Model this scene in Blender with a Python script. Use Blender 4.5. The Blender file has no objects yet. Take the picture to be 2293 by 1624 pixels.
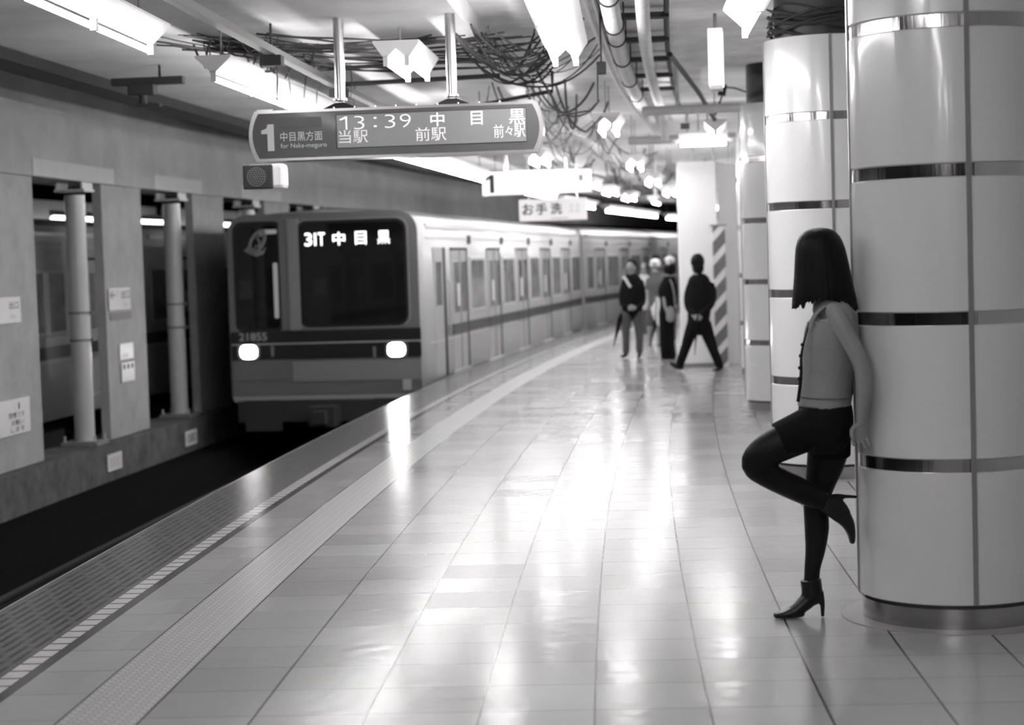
import bpy, bmesh, math, random
import numpy as np
from mathutils import Matrix, Vector
random.seed(7)
SC = bpy.context.scene
COL = SC.collection

# ------------------------------------------------------------------ camera, world, exposure
FPX = 4200.0                                   # focal length in pixels of the 2293 px wide frame
CAM_H = 1.60
PITCH = math.atan((812 - 581.6) / FPX)
ROLL = math.radians(-1.8)
cam_d = bpy.data.cameras.new('camera')
cam_d.sensor_width = 36.0
cam_d.lens = FPX / 2293 * 36.0
cam_d.clip_start = 0.1
cam_d.clip_end = 300
cam_d.dof.use_dof = True
cam_d.dof.focus_distance = 10.0
cam_d.dof.aperture_fstop = 2.2
cam = bpy.data.objects.new('camera', cam_d)
COL.objects.link(cam)
CM = Matrix.Rotation(math.pi / 2 - PITCH, 4, 'X') @ Matrix.Rotation(ROLL, 4, 'Z')
cam.matrix_world = Matrix.Translation((0, 0, CAM_H)) @ CM
SC.camera = cam

world = bpy.data.worlds.new('station_ambient')
SC.world = world
world.use_nodes = True
world.node_tree.nodes['Background'].inputs[0].default_value = (1, 0.98, 0.99, 1)
world.node_tree.nodes['Background'].inputs[1].default_value = 0.008
SC.view_settings.view_transform = 'Standard'
SC.view_settings.look = 'None'
SC.view_settings.exposure = 0.0
SC.view_settings.gamma = 1.0
SC.view_settings.use_curve_mapping = False
TUBE = 60.0                                    # radiance of the fluorescent tubes

# ------------------------------------------------------------------ the curve of the platform edge
R = 250.0
T0 = 0.025
X0 = -2.87


def W(s, o, z=0.0):
    t = T0 + s / R
    return Vector((X0 + R * (math.cos(T0) - math.cos(t)) + o * math.cos(t),
                   R * (math.sin(t) - math.sin(T0)) - o * math.sin(t), z))


def frame(s, o, z=0.0, turn=0.0):
    """local x = away from the track, y = along the platform, z = up"""
    t = T0 + s / R + turn
    p = W(s, o, z)
    return Matrix(((math.cos(t), math.sin(t), 0, p.x), (-math.sin(t), math.cos(t), 0, p.y), (0, 0, 1, p.z), (0, 0, 0, 1)))


def at(u, v, Y):
    """real point seen at pixel (u, v) at distance Y down the platform"""
    d = CM.to_3x3() @ Vector(((u - 1146.5) / FPX, -(v - 812) / FPX, -1))
    k = Y / d.y
    return Vector((d.x * k, Y, CAM_H + d.z * k))


# ------------------------------------------------------------------ materials
def grey(v):
    return (v, v * 0.985, v * 0.992, 1)


def M(name, v, rough=0.5, metal=0.0, noise=0.0, nscale=6.0, bump=0.0, bscale=40.0, emit=0.0, coat=0.0, spec=0.5, stretch=(1, 1, 1)):
    m = bpy.data.materials.new(name)
    m.use_nodes = True
    nt = m.node_tree
    b = nt.nodes['Principled BSDF']
    b.inputs['Base Color'].default_value = grey(v)
    b.inputs['Roughness'].default_value = rough
    b.inputs['Metallic'].default_value = metal
    b.inputs['Specular IOR Level'].default_value = spec
    b.inputs['Coat Weight'].default_value = coat
    b.inputs['Coat Roughness'].default_value = 0.08
    if emit:
        b.inputs['Emission Color'].default_value = (1, 0.985, 0.99, 1)
        b.inputs['Emission Strength'].default_value = emit
    if noise or bump:
        tc = nt.nodes.new('ShaderNodeTexCoord')
        mp = nt.nodes.new('ShaderNodeMapping')
        mp.inputs['Scale'].default_value = stretch
        nt.links.new(tc.outputs['Object'], mp.inputs['Vector'])
    if noise:
        n = nt.nodes.new('ShaderNodeTexNoise')
        n.inputs['Scale'].default_value = nscale
        n.inputs['Detail'].default_value = 6
        n.inputs['Roughness'].default_value = 0.65
        nt.links.new(mp.outputs[0], n.inputs['Vector'])
        r = nt.nodes.new('ShaderNodeMapRange')
        r.inputs[1].default_value = 0.3
        r.inputs[2].default_value = 0.7
        r.inputs[3].default_value = v * (1 - noise)
        r.inputs[4].default_value = v * (1 + noise)
        nt.links.new(n.outputs[0], r.inputs[0])
        c = nt.nodes.new('ShaderNodeCombineColor')
        nt.links.new(r.outputs[0], c.inputs[0])
        nt.links.new(r.outputs[0], c.inputs[1])
        nt.links.new(r.outputs[0], c.inputs[2])
        nt.links.new(c.outputs[0], b.inputs['Base Color'])
    if bump:
        n2 = nt.nodes.new('ShaderNodeTexNoise')
        n2.inputs['Scale'].default_value = bscale
        n2.inputs['Detail'].default_value = 4
        nt.links.new(mp.outputs[0], n2.inputs['Vector'])
        bp = nt.nodes.new('ShaderNodeBump')
        bp.inputs['Strength'].default_value = bump
        bp.inputs['Distance'].default_value = 0.01
        nt.links.new(n2.outputs[0], bp.inputs['Height'])
        nt.links.new(bp.outputs[0], b.inputs['Normal'])
    return m


MAT = dict(
    ceiling=M('ceiling_concrete', 0.60, 0.85, noise=0.12, nscale=1.5, bump=0.2),
    ceiling_light=M('ceiling_plaster', 0.74, 0.85, noise=0.2, nscale=2.5, bump=0.3, bscale=12),
    beam=M('beam_concrete', 0.42, 0.8, noise=0.16, nscale=1.3, bump=0.2),
    patch=M('repair_mortar', 0.58, 0.85, noise=0.06, nscale=3),
    pier=M('pier_concrete', 0.36, 0.8, noise=0.14, nscale=3.0, bump=0.25),
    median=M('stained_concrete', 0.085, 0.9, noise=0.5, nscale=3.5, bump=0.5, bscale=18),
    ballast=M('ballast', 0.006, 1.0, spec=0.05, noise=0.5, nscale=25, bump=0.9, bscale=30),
    dark=M('soot_dark', 0.02, 0.9),
    tunnel=M('tunnel_wall', 0.05, 0.9, noise=0.3, nscale=2),
    rail=M('rail_steel', 0.03, 0.6, 0.3),
    column=M('column_paint', 0.56, 0.35, noise=0.05, nscale=4, coat=0.2),
    bracket=M('bracket_steel', 0.22, 0.6),
    panel=M('enamel_panel', 0.70, 0.22, noise=0.015, nscale=30, coat=0.5),
    chrome=M('mirror_steel', 0.5, 0.12, 1.0, bump=0.3, bscale=40, stretch=(1, 1, 0.02)),
    seam=M('seam_strip', 0.34, 0.28, 0.6),
    kick=M('brushed_steel', 0.42, 0.26, 1.0, bump=0.06, bscale=60, stretch=(1, 1, 0.03)),
    recess=M('shadow_gap', 0.08, 0.7),
    core=M('pillar_core', 0.03, 0.3),
    hood=M('lamp_hood_white', 0.82, 0.45),
    tube=M('fluorescent_tube', 0.9, 0.4, emit=TUBE),
    endcap=M('lamp_end_cap', 0.7, 0.4),
    wire=M('cable_black', 0.025, 0.55),
    wire_grey=M('cable_grey', 0.25, 0.55),
    wire_mid=M('cable_dusty', 0.085, 0.7),
    tray=M('tray_steel', 0.16, 0.5, 0.3),
    pipe=M('pipe_lagging', 0.55, 0.6, noise=0.1, nscale=9, bump=0.3),
    pipe_dark=M('dark_support', 0.03, 0.7),
    sign_face=M('sign_face_grey', 0.085, 0.35, noise=0.03, nscale=30, coat=0.15),
    sign_disp=M('display_glass', 0.26, 0.22, noise=0.03, nscale=40),
    sign_slot=M('dark_display', 0.05, 0.3, noise=0.2, nscale=60),
    sign_frame=M('sign_frame_alu', 0.58, 0.28, 0.85),
    led=M('led_white', 0.8, 0.5, emit=0.62),
    led_dim=M('led_amber', 0.7, 0.5, emit=0.32),
    print_white=M('print_white', 0.78, 0.5),
    steel=M('satin_steel', 0.6, 0.25, 1.0),
    white_box=M('lightbox_face', 0.5, 0.5, emit=0.95),
    white_sign=M('sign_white', 0.78, 0.45),
    ink=M('ink_black', 0.02, 0.5),
    ink_grey=M('ink_grey', 0.5, 0.5),
    car=M('train_paint', 0.40, 0.42, 0.15, noise=0.03, nscale=8, coat=0.08),
    car_front=M('train_front_paint', 0.17, 0.35, 0.1, coat=0.2),
    car_rib=M('train_mullion', 0.30, 0.35, 0.3),
    car_band=M('train_band', 0.07, 0.35, coat=0.3),
    car_line=M('train_pin_stripe', 0.5, 0.35),
    car_black=M('train_black', 0.012, 0.35),
    car_dark=M('train_underframe', 0.03, 0.8),
    car_roof=M('train_roof', 0.12, 0.8),
    glass_dark=M('cab_glass', 0.008, 0.04, spec=0.35),
    glass_side=M('side_glass', 0.26, 0.12, noise=0.5, nscale=1.8),
    poster=M('sticker_white', 0.8, 0.5),
    rubber_and_shade=M('door_rubber_and_shade', 0.02, 0.8),  # door seals are rubber, the jamb strips in it are painted shade
    lamp=M('headlamp', 0.9, 0.3, emit=70.0),
    lamp_rim=M('headlamp_bezel', 0.5, 0.2, 0.9),
    dest=M('destination_led', 0.9, 0.5, emit=2.2),
    emblem=M('emblem_grey', 0.22, 0.5),
    speaker=M('speaker_grille', 0.025, 0.6),
    hoard=M('hoarding_white', 0.88, 0.5),
    hoard2=M('hoarding_cream', 0.9, 0.5, noise=0.03, nscale=4),
    skin=M('skin', 0.24, 0.5, noise=0.05, nscale=12),
    hair=M('black_hair', 0.004, 0.5, spec=0.14, bump=0.35, bscale=60, stretch=(1, 1, 0.06)),
    top=M('knit_top', 0.22, 0.8, noise=0.1, nscale=90, bump=0.3, bscale=220),
    black_cloth=M('black_cloth', 0.006, 0.9, bump=0.2, bscale=80, spec=0.15),
    tights=M('black_tights', 0.006, 0.5, spec=0.16),
    boot=M('black_leather', 0.006, 0.34, spec=0.28),
    grey_cloth=M('grey_cloth', 0.075, 0.85, noise=0.1, nscale=20, bump=0.2),
    mid_cloth=M('grey_shirt', 0.22, 0.85, noise=0.1, nscale=20),
    light_cloth=M('light_cloth', 0.65, 0.8),
    eye=M('eye_dark', 0.03, 0.2),
    grey_hair=M('grey_hair', 0.55, 0.7),
    wall=M('wall_tile', 0.5, 0.35, noise=0.05, nscale=3),
)


# ------------------------------------------------------------------ mesh helpers
class MB:
    def __init__(self):
        self.v, self.f, self.uv = [], [], None

    def add(self, vs, fs):
        n = len(self.v)
        self.v += [Vector(p) for p in vs]
        self.f += [tuple(i + n for i in q) for q in fs]
        return self

    def box(self, c, size, mat=None):
        x, y, z = [a / 2 for a in size]
        vs = [Vector((sx * x, sy * y, sz * z)) for sx in (-1, 1) for sy in (-1, 1) for sz in (-1, 1)]
        if mat is not None:
            vs = [mat @ p for p in vs]
        vs = [p + Vector(c) for p in vs]
        return self.add(vs, [(0, 1, 3, 2), (4, 6, 7, 5), (0, 4, 5, 1), (2, 3, 7, 6), (0, 2, 6, 4), (1, 5, 7, 3)])

    def bbox(self, x0, x1, y0, y1, z0, z1):
        return self.box(((x0 + x1) / 2, (y0 + y1) / 2, (z0 + z1) / 2), (abs(x1 - x0), abs(y1 - y0), abs(z1 - z0)))

    def tube(self, pts, r, n=8, cap=True):
        pts = [Vector(p) for p in pts]
        rs = r if isinstance(r, (list, tuple)) else [r] * len(pts)
        rings = []
        up = Vector((0, 0, 1))
        prev = None
        for i, p in enumerate(pts):
            t = (pts[min(i + 1, len(pts) - 1)] - pts[max(i - 1, 0)])
            if t.length < 1e-9:
                t = Vector((0, 0, 1))
            t.normalize()
            if prev is None:
                a = up if abs(t.z) < 0.9 else Vector((1, 0, 0))
                b = t.cross(a).normalized()
            else:
                b = (prev - t * prev.dot(t))
                b = b.normalized() if b.length > 1e-6 else t.orthogonal().normalized()
            prev = b
            c = t.cross(b)
            rings.append([p + (b * math.cos(2 * math.pi * k / n) + c * math.sin(2 * math.pi * k / n)) * rs[i] for k in range(n)])
        return self.loft(rings, cap)

    def loft(self, rings, cap=True):
        n = len(rings[0])
        vs = [p for r_ in rings for p in r_]
        fs = []
        for i in range(len(rings) - 1):
            for k in range(n):
                a, b = i * n + k, i * n + (k + 1) % n
                fs.append((a, b, b + n, a + n))
        if cap:
            fs.append(tuple(range(n - 1, -1, -1)))
            fs.append(tuple((len(rings) - 1) * n + k for k in range(n)))
        return self.add(vs, fs)

    def prism(self, prof, y0, y1):
        """profile in (x, z), extruded along y"""
        return self.loft([[Vector((x, y0, z)) for x, z in prof], [Vector((x, y1, z)) for x, z in prof]])

    def cyl(self, c, r, z0, z1, n=48, r1=None):
        r1 = r if r1 is None else r1
        return self.loft([[Vector((c[0] + q * math.cos(2 * math.pi * k / n), c[1] + q * math.sin(2 * math.pi * k / n), z)) for k in range(n)]
                          for q, z in ((r, z0), (r1, z1))])

    def sphere(self, c, rad, n=16, m=10, rot=None):
        rad = (rad,) * 3 if not isinstance(rad, (tuple, list)) else rad
        rings = []
        for i in range(m + 1):
            a = -math.pi / 2 + math.pi * (i + 0.02 if i == 0 else i - 0.02 if i == m else i) / m
            rings.append([])
            for k in range(n):
                p = Vector((rad[0] * math.cos(a) * math.cos(2 * math.pi * k / n), rad[1] * math.cos(a) * math.sin(2 * math.pi * k / n), rad[2] * math.sin(a)))
                rings[-1].append((rot @ p if rot is not None else p) + Vector(c))
        return self.loft(rings)

    def grid(self, rows):
        m = len(rows[0])
        vs = [p for r_ in rows for p in r_]
        fs = [(i * m + k, i * m + k + 1, (i + 1) * m + k + 1, (i + 1) * m + k) for i in range(len(rows) - 1) for k in range(m - 1)]
        return self.add(vs, fs)

    def mesh(self, name, origin=None):
        me = bpy.data.meshes.new(name)
        o = Vector(origin) if origin is not None else Vector((0, 0, 0))
        me.from_pydata([tuple(p - o) for p in self.v], [], self.f)
        me.update()
        return me

    def build(self, name, mat, parent=None, origin=None, smooth=False, bevel=0.0, recalc=True):
        me = self.mesh(name, origin)
        if recalc:
            bm = bmesh.new()
            bm.from_mesh(me)
            bmesh.ops.recalc_face_normals(bm, faces=bm.faces)
            bm.to_mesh(me)
            bm.free()
        o = bpy.data.objects.new(name, me)
        COL.objects.link(o)
        me.materials.append(mat if not isinstance(mat, str) else MAT[mat])
        if smooth:
            for p in me.polygons:
                p.use_smooth = True
            try:
                me.set_sharp_from_angle(angle=math.radians(40))
            except Exception:
                pass
        if bevel:
            b = o.modifiers.new('bevel', 'BEVEL')
            b.width = bevel
            b.segments = 2
            b.limit_method = 'ANGLE'
        if parent is not None:
            o.parent = parent
        elif origin is not None:
            o.location = origin
        return o


def tag(o, label=None, cat=None, group=None, kind=None):
    if label:
        o['label'] = label
    if cat:
        o['category'] = cat
    if group:
        o['group'] = group
    if kind:
        o['kind'] = kind
    return o


def thing(name, label, cat, mw=None, loc=None, group=None, kind=None):
    o = bpy.data.objects.new(name, None)
    o.empty_display_size = 0.1
    COL.objects.link(o)
    if mw is not None:
        o.matrix_world = mw
    if loc is not None:
        o.location = loc
    return tag(o, label, cat, group, kind)


def struct(o):
    return tag(o, kind='structure')


def copy_tree(src, mw, label=None, group=None):
    r = src.copy()
    COL.objects.link(r)
    r.matrix_world = mw
    if label:
        r['label'] = label
    if group:
        r['group'] = group
    for ch in list(src.children):
        c = ch.copy()
        COL.objects.link(c)
        c.parent = r
        for g in list(ch.children):
            d = g.copy()
            COL.objects.link(d)
            d.parent = c
    return r


def arc(prof, s0, s1, ds=0.5, closed=True):
    """profile of (o, z) swept along the platform curve"""
    n = max(2, int((s1 - s0) / ds) + 1)
    mb = MB()
    rings = [[W(s0 + (s1 - s0) * i / (n - 1), o, z) for o, z in prof] for i in range(n)]
    if closed:
        mb.loft(rings)
    else:
        mb.grid(rings)
    return mb


def text_mesh(body, w=None, h=None, depth=0.002, bold=0.0, name='lettering'):
    """lettering in the local xz plane facing -y, fitted to w x h around the origin"""
    cu = bpy.data.curves.new(name, 'FONT')
    cu.body = body
    cu.size = 1.0
    cu.offset = bold
    cu.resolution_u = 3
    ob = bpy.data.objects.new(name, cu)
    COL.objects.link(ob)
    dg = bpy.context.evaluated_depsgraph_get()
    me = bpy.data.meshes.new_from_object(ob.evaluated_get(dg))
    bpy.data.objects.remove(ob)
    bpy.data.curves.remove(cu)
    vs = [Vector(v.co) for v in me.vertices]
    fs = [tuple(p.vertices) for p in me.polygons]
    bpy.data.meshes.remove(me)
    mb = MB()
    if not vs:
        return mb
    x0, x1 = min(p.x for p in vs), max(p.x for p in vs)
    y0, y1 = min(p.y for p in vs), max(p.y for p in vs)
    kx = w / (x1 - x0) if w else None
    ky = h / (y1 - y0) if h else None
    kx = kx or ky
    ky = ky or kx
    mb.add([Vector(((p.x - (x0 + x1) / 2) * kx, -depth, (p.y - (y0 + y1) / 2) * ky)) for p in vs], fs)
    return mb


def moved(mb, mat):
    out = MB()
    out.add([mat @ p for p in mb.v], mb.f)
    return out


def T(x, y, z):
    return Matrix.Translation((x, y, z))


# ------------------------------------------------------------------ platform floor
def floor_material():
    m = bpy.data.materials.new('platform_tiles')
    m.use_nodes = True
    nt = m.node_tree
    b = nt.nodes['Principled BSDF']
    N, L = nt.nodes.new, nt.links.new

    def val(x):
        return x

    def math_(op, a, b_=None, c=None):
        n = N('ShaderNodeMath')
        n.operation = op
        for i, x in enumerate((a, b_, c)):
            if x is None:
                continue
            if isinstance(x, (int, float)):
                n.inputs[i].default_value = x
            else:
                L(x, n.inputs[i])
        return n.outputs[0]

    def lt(a, b_):
        return math_('LESS_THAN', a, b_)

    def gt(a, b_):
        return math_('GREATER_THAN', a, b_)

    def mul(a, b_):
        return math_('MULTIPLY', a, b_)

    def add(a, b_):
        return math_('ADD', a, b_)

    def sub(a, b_):
        return math_('SUBTRACT', a, b_)

    def fr(a):
        return math_('FRACT', a)

    def fl(a):
        return math_('FLOOR', a)

    def mix(f, a, b_):                         # a + f (b - a)
        return add(a, mul(f, sub(b_, a)))

    def line(coord, period, width):            # 1 on the joint
        f = fr(math_('DIVIDE', coord, period))
        d = mul(math_('MINIMUM', f, sub(1.0, f)), period)
        return lt(d, width)

    uv = N('ShaderNodeUVMap')
    uv.uv_map = 'UVMap'
    sep = N('ShaderNodeSeparateXYZ')
    L(uv.outputs[0], sep.inputs[0])
    s, o = sep.outputs[0], sep.outputs[1]
    P = 0.405
    sr = sub(s, P * 0.58)
    orr = sub(o, 1.25)
    row, colm = fl(math_('DIVIDE', sr, P)), fl(math_('DIVIDE', orr, P))
    cid = N('ShaderNodeCombineXYZ')
    L(row, cid.inputs[0])
    L(colm, cid.inputs[1])
    wn = N('ShaderNodeTexWhiteNoise')
    wn.noise_dimensions = '2D'
    L(cid.outputs[0], wn.inputs['Vector'])
    rnd = wn.outputs['Value']
    # fine granite speckle
    nz = N('ShaderNodeTexNoise')
    nz.inputs['Scale'].default_value = 160
    nz.inputs['Detail'].default_value = 3
    L(uv.outputs[0], nz.inputs['Vector'])
    big = N('ShaderNodeTexNoise')
    big.inputs['Scale'].default_value = 0.8
    big.inputs['Detail'].default_value = 4
    L(uv.outputs[0], big.inputs['Vector'])
    tile = add(0.385, add(mul(sub(rnd, 0.5), 0.035), add(mul(sub(nz.outputs[0], 0.5), 0.16), mul(sub(big.outputs[0], 0.5), 0.10))))
    # the pairs of polished dark tiles
    m10 = sub(row, mul(fl(math_('DIVIDE', row, 10.0)), 10.0))
    dk = mul(add(mul(gt(m10, 0.5), lt(m10, 1.5)), mul(gt(m10, 2.5), lt(m10, 3.5))), mul(gt(colm, 1.5), lt(colm, 2.5)))
    tile = mix(dk, tile, add(0.27, mul(sub(nz.outputs[0], 0.5), 0.1)))
    jrow = line(sr, P, 0.0028)
    jcol = mul(line(orr, P, 0.0048), gt(o, 1.2))
    jcol = add(jcol, add(lt(math_('ABSOLUTE', sub(o, 0.95)), 0.004), lt(math_('ABSOLUTE', sub(o, 1.25)), 0.004)))
    jrow = mul(jrow, add(gt(o, 1.25), mul(gt(o, 0.64), lt(o, 0.95))))
    base = mix(math_('MINIMUM', mul(jrow, 0.75), 1.0), tile, 0.12)
    base = mix(math_('MINIMUM', jcol, 1.0), base, 0.05)
    # tactile blocks: small raised domes
    tact = mul(gt(o, 0.954), lt(o, 1.246))
    du = sub(fr(math_('DIVIDE', s, 0.05)), 0.5)
    dv = sub(fr(math_('DIVIDE', sub(o, 0.95), 0.05)), 0.5)
    dome = math_('SQRT', add(mul(du, du), mul(dv, dv)))
    domem = lt(dome, 0.30)
    ring = mul(gt(dome, 0.26), lt(dome, 0.36))
    tcol = add(add(0.45, mul(domem, 0.10)), mul(ring, -0.2))
    tcol = add(tcol, mul(sub(nz.outputs[0], 0.5), 0.08))
    base = mix(tact, base, tcol)
    # edge blocks: dark, with rows of short slots
    edge = lt(o, 0.5)
    orow = fl(math_('DIVIDE', o, 0.05))
    slot = mul(lt(fr(math_('DIVIDE', o, 0.05)), 0.36), lt(fr(add(math_('DIVIDE', s, 0.30), mul(orow, 0.37))), 0.8))
    slot = mul(slot, mul(gt(o, 0.05), lt(o, 0.47)))
    ecol = add(mix(slot, 0.12, 0.03), mul(sub(nz.outputs[0], 0.5), 0.05))
    nose = lt(o, 0.015)
    ecol = mix(nose, ecol, 0.3)
    base = mix(edge, base, ecol)
    dash = mul(mul(gt(o, 0.5), lt(o, 0.585)), lt(fr(math_('DIVIDE', s, 0.135)), 0.84))
    strip = mul(gt(o, 0.5), lt(o, 0.64))
    base = mix(strip, base, 0.075)
    base = mix(dash, base, 0.62)
    cc = N('ShaderNodeCombineColor')
    L(base, cc.inputs[0])
    L(mul(base, 0.985), cc.inputs[1])
    L(mul(base, 0.992), cc.inputs[2])
    L(cc.outputs[0], b.inputs['Base Color'])
    rough = add(0.115, add(mul(rnd, 0.035), mul(big.outputs[0], 0.09)))
    rough = mix(dk, rough, 0.20)
    rough = mix(math_('MAXIMUM', tact, edge), rough, 0.27)
    L(rough, b.inputs['Roughness'])
    b.inputs['Specular IOR Level'].default_value = 0.7
    height = mul(math_('MINIMUM', add(jrow, jcol), 1.0), -0.6)
    height = add(height, mul(tact, mul(domem, 1.4)))
    height = add(height, mul(mul(edge, slot), -1.2))
    wav = N('ShaderNodeTexNoise')
    wav.inputs['Scale'].default_value = 9
    L(uv.outputs[0], wav.inputs['Vector'])
    height = add(height, mul(wav.outputs[0], 0.9))
    bp = N('ShaderNodeBump')
    bp.inputs['Strength'].default_value = 0.35
    bp.inputs['Distance'].default_value = 0.004
    L(height, bp.inputs['Height'])
    # every tile lies at a very slightly different tilt
    vs = N('ShaderNodeVectorMath')
    vs.operation = 'SUBTRACT'
    L(wn.outputs['Color'], vs.inputs[0])
    vs.inputs[1].default_value = (0.5, 0.5, 0.5)
    sc = N('ShaderNodeVectorMath')
    sc.operation = 'SCALE'
    L(vs.outputs[0], sc.inputs[0])
    sc.inputs['Scale'].default_value = 0.006
    ad = N('ShaderNodeVectorMath')
    L(bp.outputs[0], ad.inputs[0])
    L(sc.outputs[0], ad.inputs[1])
    nm = N('ShaderNodeVectorMath')
    nm.operation = 'NORMALIZE'
    L(ad.outputs[0], nm.inputs[0])
    L(nm.outputs[0], b.inputs['Normal'])
    return m


def build_floor():
    s0, s1, n = -6.0, 88.0, 240
    os_ = [0.0, 0.25, 0.5, 0.64, 0.95, 1.25] + [1.25 + 0.405 * k for k in range(1, 18)]
    bm = bmesh.new()
    uvl = bm.loops.layers.uv.new('UVMap')
    rows = []
    for i in range(n):
        s = s0 + (s1 - s0) * i / (n - 1)
        rows.append([(bm.verts.new(W(s, o)), s, o) for o in os_])
    low = [[bm.verts.new(W(q[0][1], q[0][2], -1.15)), bm.verts.new(W(q[-1][1], q[-1][2], -1.15))] for q in rows]

    def face(q, uvs):
        f = bm.faces.new(q)
        for lp, u in zip(f.loops, uvs):
            lp[uvl].uv = u
        return f
    for i in range(n - 1):
        for k in range(len(os_) - 1):
            a, b_, c, d = rows[i][k], rows[i][k + 1], rows[i + 1][k + 1], rows[i + 1][k]
            face([x[0] for x in (a, b_, c, d)], [(x[1], x[2]) for x in (a, b_, c, d)])
        a, d = rows[i][0], rows[i + 1][0]
        f = face([low[i][0], a[0], d[0], low[i + 1][0]], [(0, 5)] * 4)
        f.material_index = 1
        a, d = rows[i][-1], rows[i + 1][-1]
        f = face([a[0], low[i][1], low[i + 1][1], d[0]], [(0, 5)] * 4)
        f.material_index = 1
    bmesh.ops.recalc_face_normals(bm, faces=bm.faces)
    me = bpy.data.meshes.new('floor')
    bm.to_mesh(me)
    bm.free()
    o = bpy.data.objects.new('floor', me)
    COL.objects.link(o)
    me.materials.append(floor_material())
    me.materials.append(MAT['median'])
    # normals up
    if me.polygons[0].normal.z < 0:
        me.flip_normals()
    return struct(o)


build_floor()

# ------------------------------------------------------------------ track side structure
S0, S1 = -6.0, 88.0
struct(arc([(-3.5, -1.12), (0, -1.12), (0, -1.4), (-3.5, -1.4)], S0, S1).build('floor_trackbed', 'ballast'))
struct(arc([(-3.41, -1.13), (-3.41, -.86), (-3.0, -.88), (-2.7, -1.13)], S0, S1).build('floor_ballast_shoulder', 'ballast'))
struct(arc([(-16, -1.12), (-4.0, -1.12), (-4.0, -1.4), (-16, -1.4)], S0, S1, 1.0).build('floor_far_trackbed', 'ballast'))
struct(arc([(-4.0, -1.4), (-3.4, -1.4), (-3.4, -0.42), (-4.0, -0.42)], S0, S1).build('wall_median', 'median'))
struct(arc([(-4.15, 2.66), (-3.52, 2.66), (-3.52, 3.36), (-3.56, 3.37), (-3.56, 4.2), (-4.15, 4.2)], S0, S1).build('trim_median_beam', 'beam', smooth=True))
struct(arc([(-1.65, 3.30), (1.9, 3.30), (1.9, 3.5), (-1.65, 3.5)], S0, S1, 1.0).build('ceiling', 'ceiling'))
struct(arc([(1.9, 3.48), (8.2, 3.48), (8.2, 3.7), (1.9, 3.7)], S0, S1, 1.0).build('ceiling_upper', 'ceiling_light'))
struct(arc([(-16, 4.2), (-1.6, 4.2), (-1.6, 4.4), (-16, 4.4)], S0, S1, 1.0).build('ceiling_far', 'tunnel'))
struct(arc([(8.1, -1.2), (8.3, -1.2), (8.3, 3.6), (8.1, 3.6)], S0, S1, 1.0).build('wall_right', 'wall'))
struct(arc([(-16.2, -1.2), (-16, -1.2), (-16, 4.4), (-16.2, 4.4)], S0, S1, 1.0).build('wall_left', 'tunnel'))
mb = MB()
fm = frame(88, 0)
mb.add([fm @ Vector(p) for p in [(-17, 0, -1.4), (9, 0, -1.4), (9, 0, 4.6), (-17, 0, 4.6), (-17, .3, -1.4), (9, .3, -1.4), (9, .3, 4.6), (-17, .3, 4.6)]],
       [(0, 1, 2, 3), (4, 7, 6, 5), (0, 4, 5, 1), (3, 2, 6, 7), (0, 3, 7, 4), (1, 5, 6, 2)])
struct(mb.build('wall_back', 'dark'))
# repaired rectangles of mortar at the foot of the beam
for k, (a, b_) in enumerate(((19.9, 22.6), (24.2, 26.3), (28.3, 30.6))):
    struct(arc([(-3.52, 2.665), (-3.51, 2.665), (-3.51, 2.85), (-3.52, 2.85)], a, b_).build('trim_mortar_patch_%d' % (k + 1), 'patch'))

for o, nm, where in ((-2.05, 'far', 'rail on the far side of the dark near track'), (-0.98, 'near', 'rail beside the platform wall of the near track')):
    r_ = arc([(o - .06, -1.12), (o + .06, -1.12), (o + .06, -1.10), (o + .012, -1.08), (o + .012, -1.0), (o + .034, -.985), (o + .034, -.96),
              (o - .034, -.96), (o - .034, -.985), (o - .012, -1.0), (o - .012, -1.08), (o - .06, -1.10)], S0, S1, 1.0).build('rail', 'rail')
    tag(r_, 'dark steel running ' + where, 'rail')

# dark cable tray along the edge of the low ceiling
tag(arc([(-1.85, 3.2), (-1.55, 3.2), (-1.55, 3.29), (-1.58, 3.29), (-1.58, 3.22), (-1.82, 3.22), (-1.82, 3.29), (-1.85, 3.29)], S0, 60, 1.0).build('cable_tray', 'dark'),
    'long dark cable tray under the ceiling edge above the track', 'cable tray')
tag(arc([(0.56, 3.07), (0.63, 3.07), (0.63, 3.12), (0.615, 3.12), (0.615, 3.08), (0.575, 3.08), (0.575, 3.12), (0.56, 3.12)], 5, 21, 0.8).build('conduit_rail', 'tray'),
    'slim grey steel conduit rail hung below the ceiling before the departure sign', 'cable rail')

# ------------------------------------------------------------------ median columns and piers
PERIOD = 3.75


def column_things():
    root = thing('steel_column', 'pale round steel column left of the pier that carries the arrow sign', 'column', frame(21.65, -3.68, -0.42))
    z0 = 0.0
    MB().cyl((0, 0), 0.118, 0.05, 2.93).build('shaft', 'column', root, smooth=True)
    for z in (1.22, 1.54):
        mb = MB()
        mb.cyl((0, 0), 0.125, z, z + .03)
        mb.box((0.15, 0, z + .015), (.03, .05, .03))
        mb.build('clamp_band', 'bracket', root, smooth=True)
    mb = MB()
    mb.box((0, 0, .025), (.44, .44, .05))
    b = mb.build('base_plate', 'bracket', root, bevel=.004)
    mb = MB()
    for sx in (-1, 1):
        for sy in (-1, 1):
            mb.cyl((.18 * sx, .18 * sy), .014, .05, .12, 8)
    mb.build('anchor_bolt', 'column', b)
    mb = MB()
    mb.box((0, 0, 2.98), (.36, .36, .03))
    for sx in (-1, 1):
        mb.box((.15 * sx, 0, 3.035), (.02, .36, .08))
    mb.build('head_bracket', 'column', root)
    return root


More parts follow.
